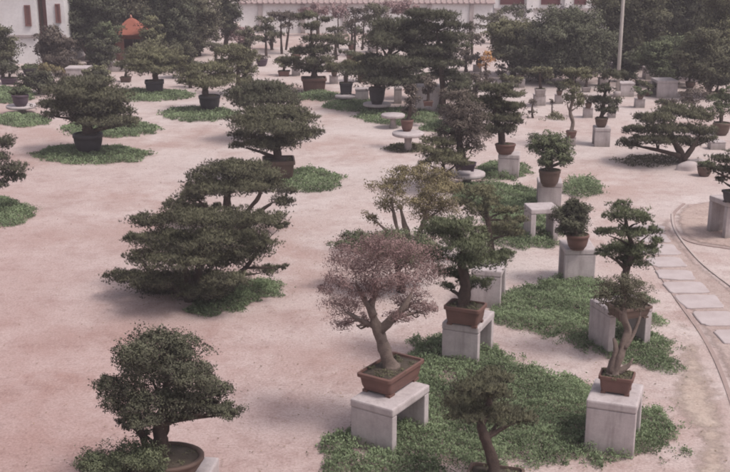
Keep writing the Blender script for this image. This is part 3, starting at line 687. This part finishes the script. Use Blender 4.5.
tree('bonsai', 'leafy green bonsai in a brown pot near the right edge', 'bonsai', (721,135),
     [(722,100,11,6),(715,109,8,5),(730,110,9,6),(728,94,8,5)], [(721,124,2),(721,114,1.8),(722,102,1.3)], 'leaf', 'green', 2.8, 1., 0, ('round',17,12,1,0,'brown'))
tree('shrub', 'small dark shrub leaning beside a pale far plinth', 'shrub', (637,90),
     [(635,78,2.2,3),(638,83,3.5,2.2)], [(637,89,.8),(637,85,.7),(636,79,.6)], 'leaf', 'dark', 3., 1.)
tree('flowering_shrub', 'orange flowering shrub on the far path left of the green trees', 'flowering shrub', (487,84),
     [(486,55,4,4),(488,61,5,4),(484,66,4,4)], [(487,82,1.4),(486,74,1.3),(486,62,1)], 'leaf', 'orange', 2.2)
tree('shrub', 'small dark shrub in front of the orange flowers', 'shrub', (488,90),
     [(486,74,5,3.5),(483,82,5,5),(490,81,5,4)], [(487,88,1.4),(487,82,1.2),(487,76,.9)], 'leaf', 'purple', 2.4)
tree('shrub', 'reddish shrub standing on the pale far ground', 'shrub', (503,80),
     [(500,67,6,3),(506,71,5,3),(499,73,5,3)], [(502,79,1.4),(502,74,1.2),(502,68,1)], 'leaf', 'purple', 2.4)
tree('bonsai', 'tiny upright plant left of the flat topped bonsai', 'bonsai', (534,118),
     [(533,102,4,3),(532,113,4,2)], [(533,117,1),(532,110,.9),(533,103,.7)], 'leaf', 'purple', 2.6)
tree('bonsai', 'thin bare stemmed plant right of the flat topped bonsai', 'bonsai', (552,118),
     [(552,103,2.2,4)], [(552,117,.8),(552,110,.7),(552,103,.5)], 'leaf', 'purple', 1.6)

# ------------------------------------------------------------------ far rows and backdrop
def bg(name, label, cat, box, base, leaf='back', style='leaf', n=14, cover=2.8, seed=1, lf=1.2, group='dark trees behind the garden', pw=.40, ph=.24, tw=3.):
    x0, y0, x1, y1 = box; cx = (x0+x1)/2
    r_ = random.Random(seed*7); tree(name, label, cat, base, [p for p in pads_dome(x0-2, y0, x1+2, y1+6, n+6, pw, ph, seed) if r_.random() < .80], [(base[0], base[1]-1, tw), (base[0]+1, (base[1]+y1)/2+2, tw*.85), (cx, (y0+y1)/2, tw*.6)], style, leaf, cover, lf, group=group, spread=.7)
bg('broadleaf_tree', 'large rounded dark tree in front of the white building', 'tree', (530,14,612,72), (572,84), n=24, seed=3)
bg('broadleaf_tree', 'yellowish green tree left of the large rounded dark tree', 'tree', (486,20,538,62), (512,76), 'olive', n=16, seed=4)
bg('broadleaf_tree', 'low dark green tree below the large rounded tree', 'tree', (510,40,568,76), (540,82), 'dark', n=12, seed=41)
bg('broadleaf_tree', 'dark tree directly behind the pole', 'tree', (600,-24,668,62), (636,70), 'pine', n=20, seed=5)
bg('broadleaf_tree', 'tall dark tree right of the pole with crown above the picture', 'tree', (655,-30,712,52), (680,64), 'dark', n=18, seed=6)
bg('broadleaf_tree', 'dark tree at the upper right corner', 'tree', (700,-20,770,70), (735,80), 'olive', n=18, seed=7)
bg('broadleaf_tree', 'lower dark tree above the lavender bench', 'tree', (640,34,700,76), (672,86), 'green', n=14, seed=8)
bg('broadleaf_tree', 'bushy dark tree right of the lavender bench', 'tree', (678,28,738,86), (708,98), 'pine', n=16, seed=9)
bg('broadleaf_tree', 'narrow dark tree at the pole foot', 'tree', (618,52,636,78), (626,82), n=8, seed=10, tw=1.6)
bg('broadleaf_tree', 'dark tree filling the gap between pole and building', 'tree', (606,2,640,60), (620,66), 'dark', n=14, seed=11)
bg('broadleaf_tree', 'dark tree right of the white house', 'tree', (62,-22,118,50), (88,60), n=18, seed=12)
bg('broadleaf_tree', 'dark tree behind the red pavilion', 'tree', (105,-28,165,42), (134,48), 'grey', n=18, seed=13)
bg('broadleaf_tree', 'dark tree right of the red pavilion', 'tree', (148,-16,196,50), (170,62), n=16, seed=14)
bg('broadleaf_tree', 'pinkish brown bush left of the dark cypress', 'tree', (176,-6,218,44), (198,56), 'grey', n=14, seed=15)
tree('cypress_tree', 'narrow dark column shaped cypress before the white wall', 'cypress', (226,46),
     [(226,-24,8,8),(225,-12,12,9),(228,0,14,9),(224,10,13,9),(228,18,12,8),(225,27,10,7),(226,34,7,5)],
     [(226,45,2.2),(226,35,2),(226,0,1.2)], 'leaf', 'dark', 3.2, 1.1)
bg('shrub', 'dark bush at the left edge before the white house', 'shrub', (-14,30,16,70), (2,78), 'pine', n=10, seed=16, group='bushes by the white house', tw=1.8)
bg('shrub', 'dark bush covering the foot of the white house corner', 'shrub', (36,30,72,62), (54,70), 'purple', n=12, seed=17, group='bushes by the white house', tw=1.8)
bg('shrub', 'green bush left of the red pavilion', 'shrub', (88,40,114,64), (101,72), 'dark', n=9, seed=18, group='bushes by the white house', tw=1.8)
bg('shrub', 'brown green bush in front of the red pavilion', 'shrub', (128,44,176,62), (150,70), 'olive', n=10, seed=19, group='bushes by the white house', tw=1.6)
bg('shrub', 'dusky bush beside the flat olive pine', 'shrub', (168,40,194,70), (181,78), 'pine', n=9, seed=20, group='bushes by the white house', tw=1.6)
bg('shrub', 'dull low bush in the second row at far left', 'shrub', (20,72,54,88), (38,94), 'dark', n=8, seed=42, group='bushes by the white house', tw=1.4)
bg('shrub', 'olive bush beside the lavender plinth', 'shrub', (84,66,110,84), (97,90), 'olive', n=8, seed=43, group='bushes by the white house', tw=1.4)
FG = 'small trees along the far white wall'
bg('shrub', 'pinkish shrub at the left end of the white wall', 'shrub', (228,22,250,40), (240,46), 'pink', n=8, seed=21, group=FG, tw=1.2, cover=1.7)
for i, (bx, pads, stems, lf_, lab) in enumerate([
    ((264,56), [(268,21,8,4),(262,28,7,3.5),(258,38,8,2.5),(268,36,6,3)], [[(266,50,1.2),(266,40,1),(266,24,.8)]], 'grey', 'spindly grey tree before the left part of the white wall'),
    ((284,54), [(285,16,12,3.5),(294,19,8,3),(277,18,7,3),(287,26,7,3)], [[(282,50,1.2),(281,38,1),(281,20,.8)],[(286,50,1.2),(288,36,1),(290,20,.8)]], 'purple', 'flat topped tree on two thin stems before the white wall'),
    ((358,56), [(355,14,10,5),(365,21,6,5),(351,22,6,3.5)], [[(354,50,1.2),(355,38,1),(355,18,.8)],[(362,50,1.1),(363,38,1),(364,22,.8)]], 'purple', 'dusky flat tree on two stems at the middle of the wall'),
    ((338,48), [(335,9,8,3.5),(343,12,6,3),(338,17,5,3)], [[(338,46,1),(338,34,.9),(338,14,.7)]], 'pink', 'faint pinkish tree close to the white wall'),
    ((378,58), [(375,10,10,5),(384,14,8,5),(370,18,7,4)], [[(377,56,1.2),(377,40,1),(377,16,.8)]], 'grey', 'greyish tree peeping above the massed far pine'),
    ((400,50), [(398,6,12,4),(408,9,8,4),(402,12,9,3)], [[(402,48,1.2),(402,30,1),(402,10,.8)]], 'pink', 'pale reddish tree above the massed far pine'),
    ((472,58), [(470,27,6,4),(473,36,6,5),(477,42,5,3.5)], [[(472,56,1.2),(472,46,1),(472,32,.8)]], 'purple', 'reddish dark small tree right of the tall layered pine'),
    ((492,44), [(488,20,9,4),(497,17,8,4),(492,27,8,4)], [[(492,42,1.2),(492,34,1),(492,22,.8)]], 'grey', 'grey small tree before the white building'),
    ((516,40), [(512,10,10,4),(520,15,8,4)], [[(516,38,1.2),(516,28,1),(516,14,.8)]], 'dark', 'dark small tree in front of the white building')]):
    tree('small_tree', lab, 'tree', bx, pads, stems[0], 'leaf', lf_, 2.6, 1.1, extra=stems[1:], group=FG, fat=1.4)
# a few pots standing empty or low-planted in the far rows
def lone_pot(label, p, w, h, mat, kind='round', dr=1., z0=0):
    P = G(*p, z0); s = mpp(P); t = thing('plant_pot', label, 'plant pot', P, 'pots with low plants in the far rows')
    pot(t, kind, w*s, w*s*dr, h*s, 0, mat)
    tr = []
    for _ in range(3):
        c = np.array([random.uniform(-.3, .3)*w*s, random.uniform(-.2, .2)*w*s, h*s*1.15])
        tr.append(foliage_tris(c, (w*s*.4, w*s*.35, h*s*.3), s, 'leaf', 2.4, 1.))
    soup('leaves', np.concatenate([q[0] for q in tr]), np.concatenate([q[1] for q in tr]), np.concatenate([q[2] for q in tr]), LM['green' if random.random() < .5 else 'purple'], t)
lone_pot('dark shallow pot just before the white house', (30,74), 15, 6, 'dark')
lone_pot('dark wide tray before the lavender plinth', (42,88), 24, 7, 'purple', 'rect', .6)
lone_pot('dark low pot between lavender and white plinths', (96,72), 14, 7, 'dark')
lone_pot('small red pot before the red pavilion', (120,62), 8, 9, 'terra')
lone_pot('brown pot at the foot of the pale far wall', (352,62), 12, 7, 'terra')
lone_pot('terracotta pot left of the dark square pot', (330,72), 9, 6, 'terra')
lone_pot('purple pot between the far spindly trees', (262,66), 12, 7, 'purple')
lone_pot('terracotta pot on the pale far ground near the tiered pine', (296,60), 10, 6, 'terra')
lone_pot('brown pot beside the stepping path at far right', (668,110), 13, 7, 'brown')
lone_pot('brown pot right of the umbrella pine trunk', (704,176), 15, 10, 'brown')
lone_pot('small dark pot at the foot of the reddish far shrub', (505,84), 8, 5, 'dark')

FC = 'crowded small bonsai in the far rows'
def far(label, base, pads, leaf='dark', style='needle', potspec=None, z0=0., fat=1.3, stem=1.6, name='bonsai', cat='bonsai'):
    top = min(p[1] for p in pads); bx = sum(p[0] for p in pads)/len(pads)
    tree(name, label, cat, base, pads, [(base[0], base[1]-3, stem), ((base[0]+bx)/2, (base[1]+top)/2, stem*.8), (bx, top+3, stem*.5)], style, leaf, 2.9, 1., z0, potspec, FC, fat=fat)
far('dark pine between the dusky tree and the white plinth', (456,130), [(461,88,10,5),(454,98,12,5),(468,103,9,5),(449,110,9,5),(462,114,11,6),(455,122,8,4)], 'dark', potspec=('rect',16,9,.8,0,'brown'))
far('reddish shrubby tree at the left of the layered red pot pine', (476,112), [(474,78,6,5),(479,88,6,5),(472,95,6,5),(477,101,7,4)], 'purple', 'leaf')
far('bushy green pine below the massed far pine', (413,100), [(408,72,13,5),(420,78,12,5),(412,84,14,4),(402,79,8,4)], 'dark')
far('dark low pine left of the massed far pine', (362,82), [(358,58,9,4),(366,63,8,4),(360,68,10,4)], 'olive', potspec=('round',10,8,1,0,'terra'))
far('narrow upright bonsai on the white plinth', (428,106), [(428,80,5,4),(430,87,6,4),(427,92,5,3)], 'purple', 'leaf', ('rect',10,5,.9,0,'terra'), .60)
far('small grey tree at the left of the spindly wall trees', (250,60), [(248,34,8,4),(253,41,7,4),(246,46,6,3)], 'grey', 'leaf', ('round',9,6,1,0,'brown'))
far('low green shrub beside the tiered far pine', (284,76), [(280,62,7,3),(287,65,7,3)], 'olive', 'leaf', ('rect',12,5,.8,0,'terra'))
far('dark little pine left of the tiered far pine', (272,50), [(270,30,8,4),(275,36,8,4),(268,41,6,3)], 'dark')
far('thin dusky tree right of the tiered far pine', (336,60), [(334,30,7,4),(340,37,6,3),(332,42,6,3)], 'grey', 'leaf')
far('leafy pinkish tree before the middle of the wall', (318,36), [(312,10,9,4),(322,13,8,4)], 'pink', 'leaf')
far('little dark pine before the right half of the wall', (352,50), [(349,27,7,4),(355,33,7,4)], 'dark', potspec=('round',8,5,1,0,'terra'))
far('dense dark shrub below the grey small tree', (500,58), [(494,36,8,5),(504,42,9,5),(498,48,9,4)], 'dark', 'leaf')
far('reddish shrub between the small far trees and the path', (466,72), [(463,54,6,4),(469,60,6,4),(464,65,6,3)], 'purple', 'leaf')
far('green shrub right of the orange flowers', (512,92), [(507,78,8,3),(516,82,8,4)], 'olive', 'leaf', fat=1.1)
far('small round bonsai left of the pole on the far ground', (586,92), [(583,72,7,3.5),(590,76,6,3)], 'olive', 'leaf', ('rect',9,5,.8,0,'pale'), fat=1.1)
far('short leafy plant beside the lavender bench', (648,96), [(645,84,6,3),(651,87,6,3)], 'olive', 'leaf', ('round',9,5,1,0,'terra'), fat=1.)
far('dark bushy bonsai right of the lavender bench', (690,88), [(684,72,9,4),(694,76,9,4)], 'dark', 'leaf', ('round',10,6,1,0,'brown'))
far('low spreading bonsai near the right edge before the dark trees', (716,98), [(708,80,9,4),(720,83,10,4),(728,79,8,4)], 'dark', potspec=('rect',14,6,.8,0,'brown'))
far('dark shrub in a tray at far left', (10,84), [(4,68,9,4),(14,71,8,4)], 'dark', 'leaf', ('rect',16,6,.8,0,'purple'))
far('dusky little tree before the house corner', (64,76), [(60,60,8,3.5),(68,64,7,3)], 'purple', 'leaf', ('round',9,6,1,0,'terra'))
far('yellowish bushy plant left of the lavender plinth', (50,84), [(46,68,8,3),(55,71,7,3)], 'yellow', 'leaf', fat=1.1)
far('small pine in front of the white plinth', (126,82), [(121,66,8,3),(131,69,8,3)], 'olive', potspec=('rect',11,5,.8,0,'brown'), fat=1.1)
far('dark shrub right of the flat olive pine', (190,88), [(186,70,7,4),(194,75,7,4)], 'pine', 'leaf')
far('grey green shrub before the cypress', (216,64), [(211,46,8,4),(220,50,8,4)], 'grey', 'leaf')
# leaves blown over the gravel
n = 5200; cx_ = [G(*p)[:2] for p in ((190,290),(165,470),(385,390),(236,232),(405,250),(89,153),(279,179),(684,165),(470,300),(615,395),(494,470),(210,112),(560,300))]
P = np.concatenate([cx_[i % 13]+rng.normal(0, 1, (n//13, 2))*np.array([1.1, 1.3])*(1+.06*cx_[i % 13][1]) for i in range(13)]); n = len(P)
sc_ = np.array([mpp((*p, 0)) for p in P]); D = unit(n); D[:, 2] = np.abs(D[:, 2])*.25; W_ = np.cross(D, np.array([0, 0, 1.])+rng.normal(0, .3, (n, 3))); W_ /= np.linalg.norm(W_, axis=1, keepdims=True)
L_ = np.maximum(.035, .8*sc_)*(.6+.7*rng.random(n)); L_ = L_[:, None]; p3 = np.column_stack([P, np.full(n, .016)])
T = np.concatenate([np.stack([p3, p3+D*L_*.5+W_*L_*.22, p3+D*L_*.5-W_*L_*.22], 1), np.stack([p3+D*L_*.5-W_*L_*.22, p3+D*L_*.5+W_*L_*.22, p3+D*L_], 1)])
S_ = rng.random(n); N_ = np.tile(np.array([0, 0, 1.]), (2*n, 1))
lo_ = soup('leaf_litter', T, np.concatenate([S_, S_]), N_, LM['litter'], None); tag(lo_, 'scattered fallen leaves lying on the gravel under the trees', 'leaf litter', None, 'stuff')

def stand_with(plabel, foot, w, h, label, pads, leaf='dark', style='leaf', pk=('round',.7,.5,'brown'), fat=1.15):
    hh = block(plabel, foot, w, w*.9, h, random.uniform(-8, 8))
    far(label, (foot[0]+.3, foot[1]-h+1.2-w*.10), pads, leaf, style, (pk[0], w*pk[1], w*pk[2], .9, 0, pk[3]), hh, fat, 1.2)
stand_with('pale plinth among the pines left of the far path, with an olive plant', (498,108), 9, 9, 'olive little tree left of the flat topped bonsai plinth', [(496,88,7,3),(501,92,6,3)], 'olive')
stand_with('pale plinth just left of the slim twisted bonsai', (559,104), 9, 9, 'dark little pine left of the slim twisted bonsai', [(556,84,7,3),(562,88,6,3)], 'dark', 'needle')
stand_with('pale plinth in the gap right of the slim twisted bonsai', (588,118), 10, 10, 'dusky little tree between the slim twisted bonsai and the pole', [(585,97,6,3),(591,101,6,3)], 'purple')
stand_with('pale plinth in front of the leaning dark shrub', (640,108), 10, 9, 'green little tree in front of the leaning dark shrub', [(637,90,6,2.6),(643,93,6,2.6)], 'green')
stand_with('pale plinth left of the tiered far pine', (296,76), 9, 8, 'olive plant left of the tiered far pine', [(293,60,6,3),(299,63,5,2.6)], 'olive')
stand_with('small pale plinth at the left end of the open far ground', (246,72), 9, 8, 'grey green plant at the left end of the open far ground', [(243,56,7,3),(250,60,6,3)], 'grey')
stand_with('pale plinth between the tiered pine and the umbrella shaped pine', (334,84), 9, 8, 'dark plant between the tiered pine and the umbrella shaped pine', [(331,68,6,3),(336,71,5,2.6)], 'dark')
stand_with('pale plinth near the middle of the white wall', (372,52), 9, 8, 'russet plant near the middle of the white wall', [(369,37,6,3),(375,40,5,3)], 'purple')
stand_with('pale plinth behind the massed far pine toward the path', (478,72), 8, 7, 'reddish plant beside the path behind the layered pine', [(476,58,5,3),(481,61,4,3)], 'purple')
stand_with('pale plinth below the yellowish green tree', (520,88), 10, 8, 'dark shrubby bonsai below the yellowish green tree', [(517,71,7,3),(524,74,6,3)], 'dark')
stand_with('pale plinth in front of the lower dark tree', (604,86), 9, 8, 'olive bonsai at the edge of the large rounded dark tree', [(601,70,6,3),(607,73,6,3)], 'olive')
stand_with('pale plinth left of the umbrella pine', (612,118), 8, 8, 'slight dark bonsai left of the umbrella pine', [(618,102,4,2.4),(613,105,5,2.4)], 'dark')
stand_with('pale plinth behind the umbrella pine at right', (668,122), 9, 8, 'dull green bonsai behind the umbrella pine', [(665,103,7,3),(672,106,6,3)], 'pine', 'needle')
stand_with('pale plinth under the far bushes at left', (100,92), 10, 8, 'dark little tree right of the lavender plinth', [(97,74,7,3),(104,77,6,3)], 'dark')
stand_with('pale plinth beside the wide tray at far left', (62,92), 9, 7, 'dusky plant beside the wide tray at far left', [(59,76,6,3),(65,79,5,3)], 'purple')

far('leafy dark tree overlapping the left side of the red pavilion', (113,66), [(110,30,9,5),(116,38,8,5),(108,42,9,5),(114,50,8,4)], 'green', 'leaf', fat=1.25, name='small_tree', cat='tree')
far('olive tree overlapping the right side of the red pavilion', (150,66), [(152,24,8,5),(148,34,8,5),(154,40,9,5),(146,46,8,4)], 'olive', 'leaf', fat=1.25, name='small_tree', cat='tree')
# white stones by the umbrella pine
for px, py, w, h, lab in [(686,170,.55,.18,'larger whitish stone at the foot of the umbrella pine'), (697,164,.45,.15,'smaller whitish stone right of the umbrella pine trunk')]:
    bm = bmesh.new(); bmesh.ops.create_icosphere(bm, subdivisions=3, radius=1)
    ph = [random.uniform(0, 6) for _ in range(3)]
    for v in bm.verts:
        k = 1+.14*math.sin(3*v.co.x+ph[0])+.12*math.sin(4*v.co.y+ph[1])+.1*math.sin(5*v.co.z+ph[2]); v.co = Vector((v.co.x*w/2*k, v.co.y*w*.35*k, max(v.co.z*h*k, -.05)))
    me = bpy.data.meshes.new('stone'); bm.to_mesh(me); bm.free(); me.polygons.foreach_set('use_smooth', [True]*len(me.polygons))
    o = link('stone', me, STONE); o.location = G(px, py); tag(o, lab, 'stone', 'stones by the umbrella pine')

# ------------------------------------------------------------------ buildings
def win(parent, x0, x1, z0, z1, y, mat, pm=GLASS):
    f = MB(); t = .05
    f.box(((x0+x1)/2, y-.02, z1-t/2), (x1-x0, .08, t)); f.box(((x0+x1)/2, y-.02, z0+t/2), (x1-x0, .10, t))
    f.box((x0+t/2, y-.02, (z0+z1)/2), (t, .078, z1-z0-2*t)); f.box((x1-t/2, y-.02, (z0+z1)/2), (t, .078, z1-z0-2*t))
    w = f.build('window', mat, parent)
    MB().box(((x0+x1)/2, y-.006, (z0+z1)/2), (x1-x0-2*t, .02, z1-z0-2*t)).build('pane', pm, w)
def gable(parent, w, d, z, h, over=.4, c=(0, 0)):
    m = MB(); xs = (-w/2-over, w/2+over)
    prof = [(-d/2-over, z-.1), (0, z+h), (d/2+over, z-.1), (d/2+over, z-.02), (0, z+h+.1), (-d/2-over, z-.02)]
    m.loft([[(c[0]+x, c[1]+y, zz) for y, zz in prof] for x in xs]); return m.build('roof', TILE, parent)
# white house at left
P = G(33, 64); s = mpp(P); Y = P[1]
def X(px): return float(onY(px, 40, Y)[0]-P[0])
def Z(py): return float(onY(33, py, Y)[2])
hs = thing('white_house', 'white house with narrow brown shuttered windows at the left edge', 'house', P)
x0, xa, xb, x1 = X(-60), X(38), X(48), X(66)
MB().box(((x0+xa)/2, 3, 2.7), (xa-x0, 6, 5.4)).build('wall', STUCCO, hs)
MB().box(((xb+x1)/2, 3.1, 2.7), (x1-xb, 6, 5.4)).build('wall', STUCCO, hs)
MB().box(((xa+xb)/2, 3.4, 2.69), (xb-xa-.004, 6, 5.38)).build('recessed_wall', SHUT, hs)
m = MB(); m.tube([((xa+xb)/2-.08, .36, 0), ((xa+xb)/2-.08, .36, 2.5), ((xa+xb)/2-.08, .36, 5.3)], [.05, .05, .05], 8, 0); m.build('drainpipe', BARK, hs)
MB().box(((x0+xa)/2, -.05, Z(36)), (xa-x0-.01, .1, .10), 0, .01).build('ledge', CONCD, hs)
MB().box(((xb+x1)/2, .05, Z(36)), (x1-xb-.01, .1, .10), 0, .01).build('ledge', CONCD, hs)
win(hs, X(27), X(33), Z(26), Z(5), 0, SHUT, SHUT); win(hs, X(57), X(62), Z(23), Z(4), .1, SHUT, SHUT); win(hs, X(-30), X(-24), Z(26), Z(5), 0, SHUT, SHUT)
gable(hs, x1-x0, 7, 5.45, 1.6, .4, ((x0+x1)/2, 3.1))
# far garden wall with tile coping
P = G(360, 33); Y = P[1]; w = thing('garden_wall', 'long white garden wall with red tile coping across the far end', 'wall', P)
xl, xr = float(onY(240, 20, Y)[0]-P[0]), float(onY(492, 20, Y)[0]-P[0]); zt = float(onY(360, 4, Y)[2])
MB().box(((xl+xr)/2, 0, zt/2-.02), (xr-xl, .3, zt+.04)).build('wall_panel', STUCCO, w)
m = MB(); m.loft([[(x, y, z) for y, z in ((-.32, zt+.022), (-.32, zt+.07), (0, zt+.34), (.32, zt+.07), (.32, zt+.022))] for x in (xl-.1, xr+.1)]); m.build('coping', TILE, w)
m = MB()
for i in range(int((xr-xl)/.28)): m.tube([(xl+.1+i*.28, -.33, zt+.075), (xl+.1+i*.28, 0, zt+.35)], [.05, .05], 6, 0)
m.build('ridge_tiles', TILE, w)
for i in range(6):
    x = xl+(xr-xl)*(i+.5)/6; MB().box((x, -.20, zt/2), (.22, .10, zt), 0, .01).build('pilaster', CONCD, w)
# white building behind
P = G(560, 30); Y = P[1]; b = thing('white_building', 'white building with dark red windows behind the large rounded tree', 'building', P)
def X(px): return float(onY(px, 5, Y)[0]-P[0])
def Z(py): return float(onY(560, py, Y)[2])
xl, xr = X(494), X(613)
MB().box(((xl+xr)/2, 4, 2.9), (xr-xl, 8, 5.8)).build('wall', STUCCO, b)
for a, c in ((500, 524), (541, 560), (574, 586), (592, 602)): win(b, X(a), X(c), Z(4.5), Z(-20), 0, WINR, WINR if a != 592 else GLASS)
for a, c in ((526, 533), (564, 570), (606, 612)): MB().box(((X(a)+X(c))/2, -.1, 2.85), (X(c)-X(a), .2, 5.7), 0, .01).build('column', STUCCO, b)
MB().box(((xl+xr)/2, -.06, Z(9)), (xr-xl-.02, .12, .1), 0, .01).build('ledge', CONCD, b)
gable(b, xr-xl, 9, 5.85, 1.8, .4, ((xl+xr)/2, 4))
# low tiled building far behind the wall
P = G(380, 22); b = thing('tiled_house', 'low house with long red tiled roof behind the garden wall', 'house', P)
MB().box((0, 3, 1.5), (16, 6, 3)).build('wall', STUCCO, b); gable(b, 16, 6, 3.05, 1.7, .5, (0, 3))
for i in range(5): win(b, -7+i*3, -5.8+i*3, 1.0, 2.3, 0, WINR, WINR)
# red pavilion
P = G(130, 58); s = mpp(P); b = thing('red_pavilion', 'small orange red pavilion with curved roof under the trees', 'pavilion', P)
hw = 16*s; ht = 22*s; 
MB().box((0, hw, .08), (hw*2.5, hw*2.3, .2), 0, .02).build('base', CONCD, b)
for sx in (-1, 1):
    for yy in (.12, 2*hw-.12): MB().lathe([(.055, .18), (.05, ht)], (sx*(hw-.06), yy, 0), 10).build('post', REDP, b, True)
MB().box((-hw*.62, .16, ht*.42+.1), (hw*.5, .06, ht*.7), 0, .01).build('side_panel', PINKP, b)
MB().box((-hw*.5, hw*1.7, ht*.5), (hw*.8, .06, ht*.9), 0, .01).build('back_panel', WINR, b)
MB().box((0, .12, ht-.08), (hw*1.75, .07, .14), 0, .01).build('beam', REDP, b)
m = MB(); rr = []
for z, q in ((ht, 1.40), (ht+.06, 1.44), (ht+.12, 1.18), (ht+.24, .86), (ht+.40, .55), (ht+.60, .26), (ht+.68, .06)):
    ring = []
    for i in range(24):
        a = 2*math.pi*i/24; c_, s_ = math.cos(a), math.sin(a); k = 1/max(abs(c_), abs(s_)); up = .12*(k-1)/.414*q if q > 1 else 0
        ring.append((hw*q*c_*k, hw+hw*q*s_*k, z+up))
    rr.append(ring)
m.loft(rr); rf = m.build('roof', REDP, b)
MB().lathe([(.03, ht+.66), (.06, ht+.70), (.04, ht+.76), (.01, ht+.82)], (0, hw, 0), 10).build('finial', PINKP, rf, True)
# pole
P = G(617, 97); b = thing('utility_pole', 'tall thin pale pole in front of the far dark trees', 'pole', P)
MB().lathe([(.068, -.05), (.062, 1.5), (.05, 7.2)], (0, 0, 0), 12).build('pole_shaft', METAL, b, True)
MB().lathe([(.13, -.03), (.13, .16), (.09, .2)], (0, 0, 0), 12).build('pole_base', CONCD, b, True)
MB().box((0, 0, 6.9), (1.1, .08, .08), 0, .008).build('cross_arm', METAL, b)

# ------------------------------------------------------------------ light
SUN_EL, SUN_AZ = R(58), R(62)     # azimuth measured from behind the camera (-Y) towards +X
d = Vector((math.sin(SUN_AZ)*math.cos(SUN_EL), -math.cos(SUN_AZ)*math.cos(SUN_EL), math.sin(SUN_EL)))
sl_ = bpy.data.lights.new('sun', 'SUN'); sl_.energy = 2.4; sl_.angle = R(14); sl_.color = (1, .93, .88)
so = bpy.data.objects.new('sun', sl_); col.objects.link(so); so.rotation_euler = d.to_track_quat('Z', 'Y').to_euler(); so.location = (20, -20, 40)
W = bpy.data.worlds.new('World'); scene.world = W; W.use_nodes = True; nt = W.node_tree
sk = nd(nt, 'ShaderNodeTexSky', sky_type='NISHITA'); sk.sun_disc = False; sk.sun_elevation = SUN_EL
sk.sun_rotation = math.atan2(d.x, d.y); sk.dust_density = 4; sk.air_density = 1.2
hsv = nd(nt, 'ShaderNodeHueSaturation'); hsv.inputs['Saturation'].default_value = .35
nt.links.new(sk.outputs[0], hsv.inputs['Color'])
tint = mixrgb(nt, 1.0, hsv.outputs[0], (1.0, .93, .97), 'MULTIPLY')
bgn = nt.nodes['Background']; nt.links.new(tint, bgn.inputs['Color']); bgn.inputs['Strength'].default_value = .165
hz = bpy.data.materials.new('added_haze'); hz.use_nodes = True; hn = hz.node_tree; hn.nodes.remove(hn.nodes['Principled BSDF'])
vs = nd(hn, 'ShaderNodeVolumeScatter'); vs.inputs['Color'].default_value = (1, .93, 1, 1); vs.inputs['Density'].default_value = .0017  # thin purplish volume added to lift the dark tones
hn.links.new(vs.outputs[0], hn.nodes['Material Output'].inputs['Volume'])
ho = MB().box((0, 80, 9.5), (260, 240, 22)).build('added_haze', hz); tag(ho, kind='structure')
scene.view_settings.view_transform = 'Standard'; scene.view_settings.look = 'None'
scene.view_settings.exposure = 0; scene.view_settings.gamma = 1
scene.cycles.filter_width = 1.9
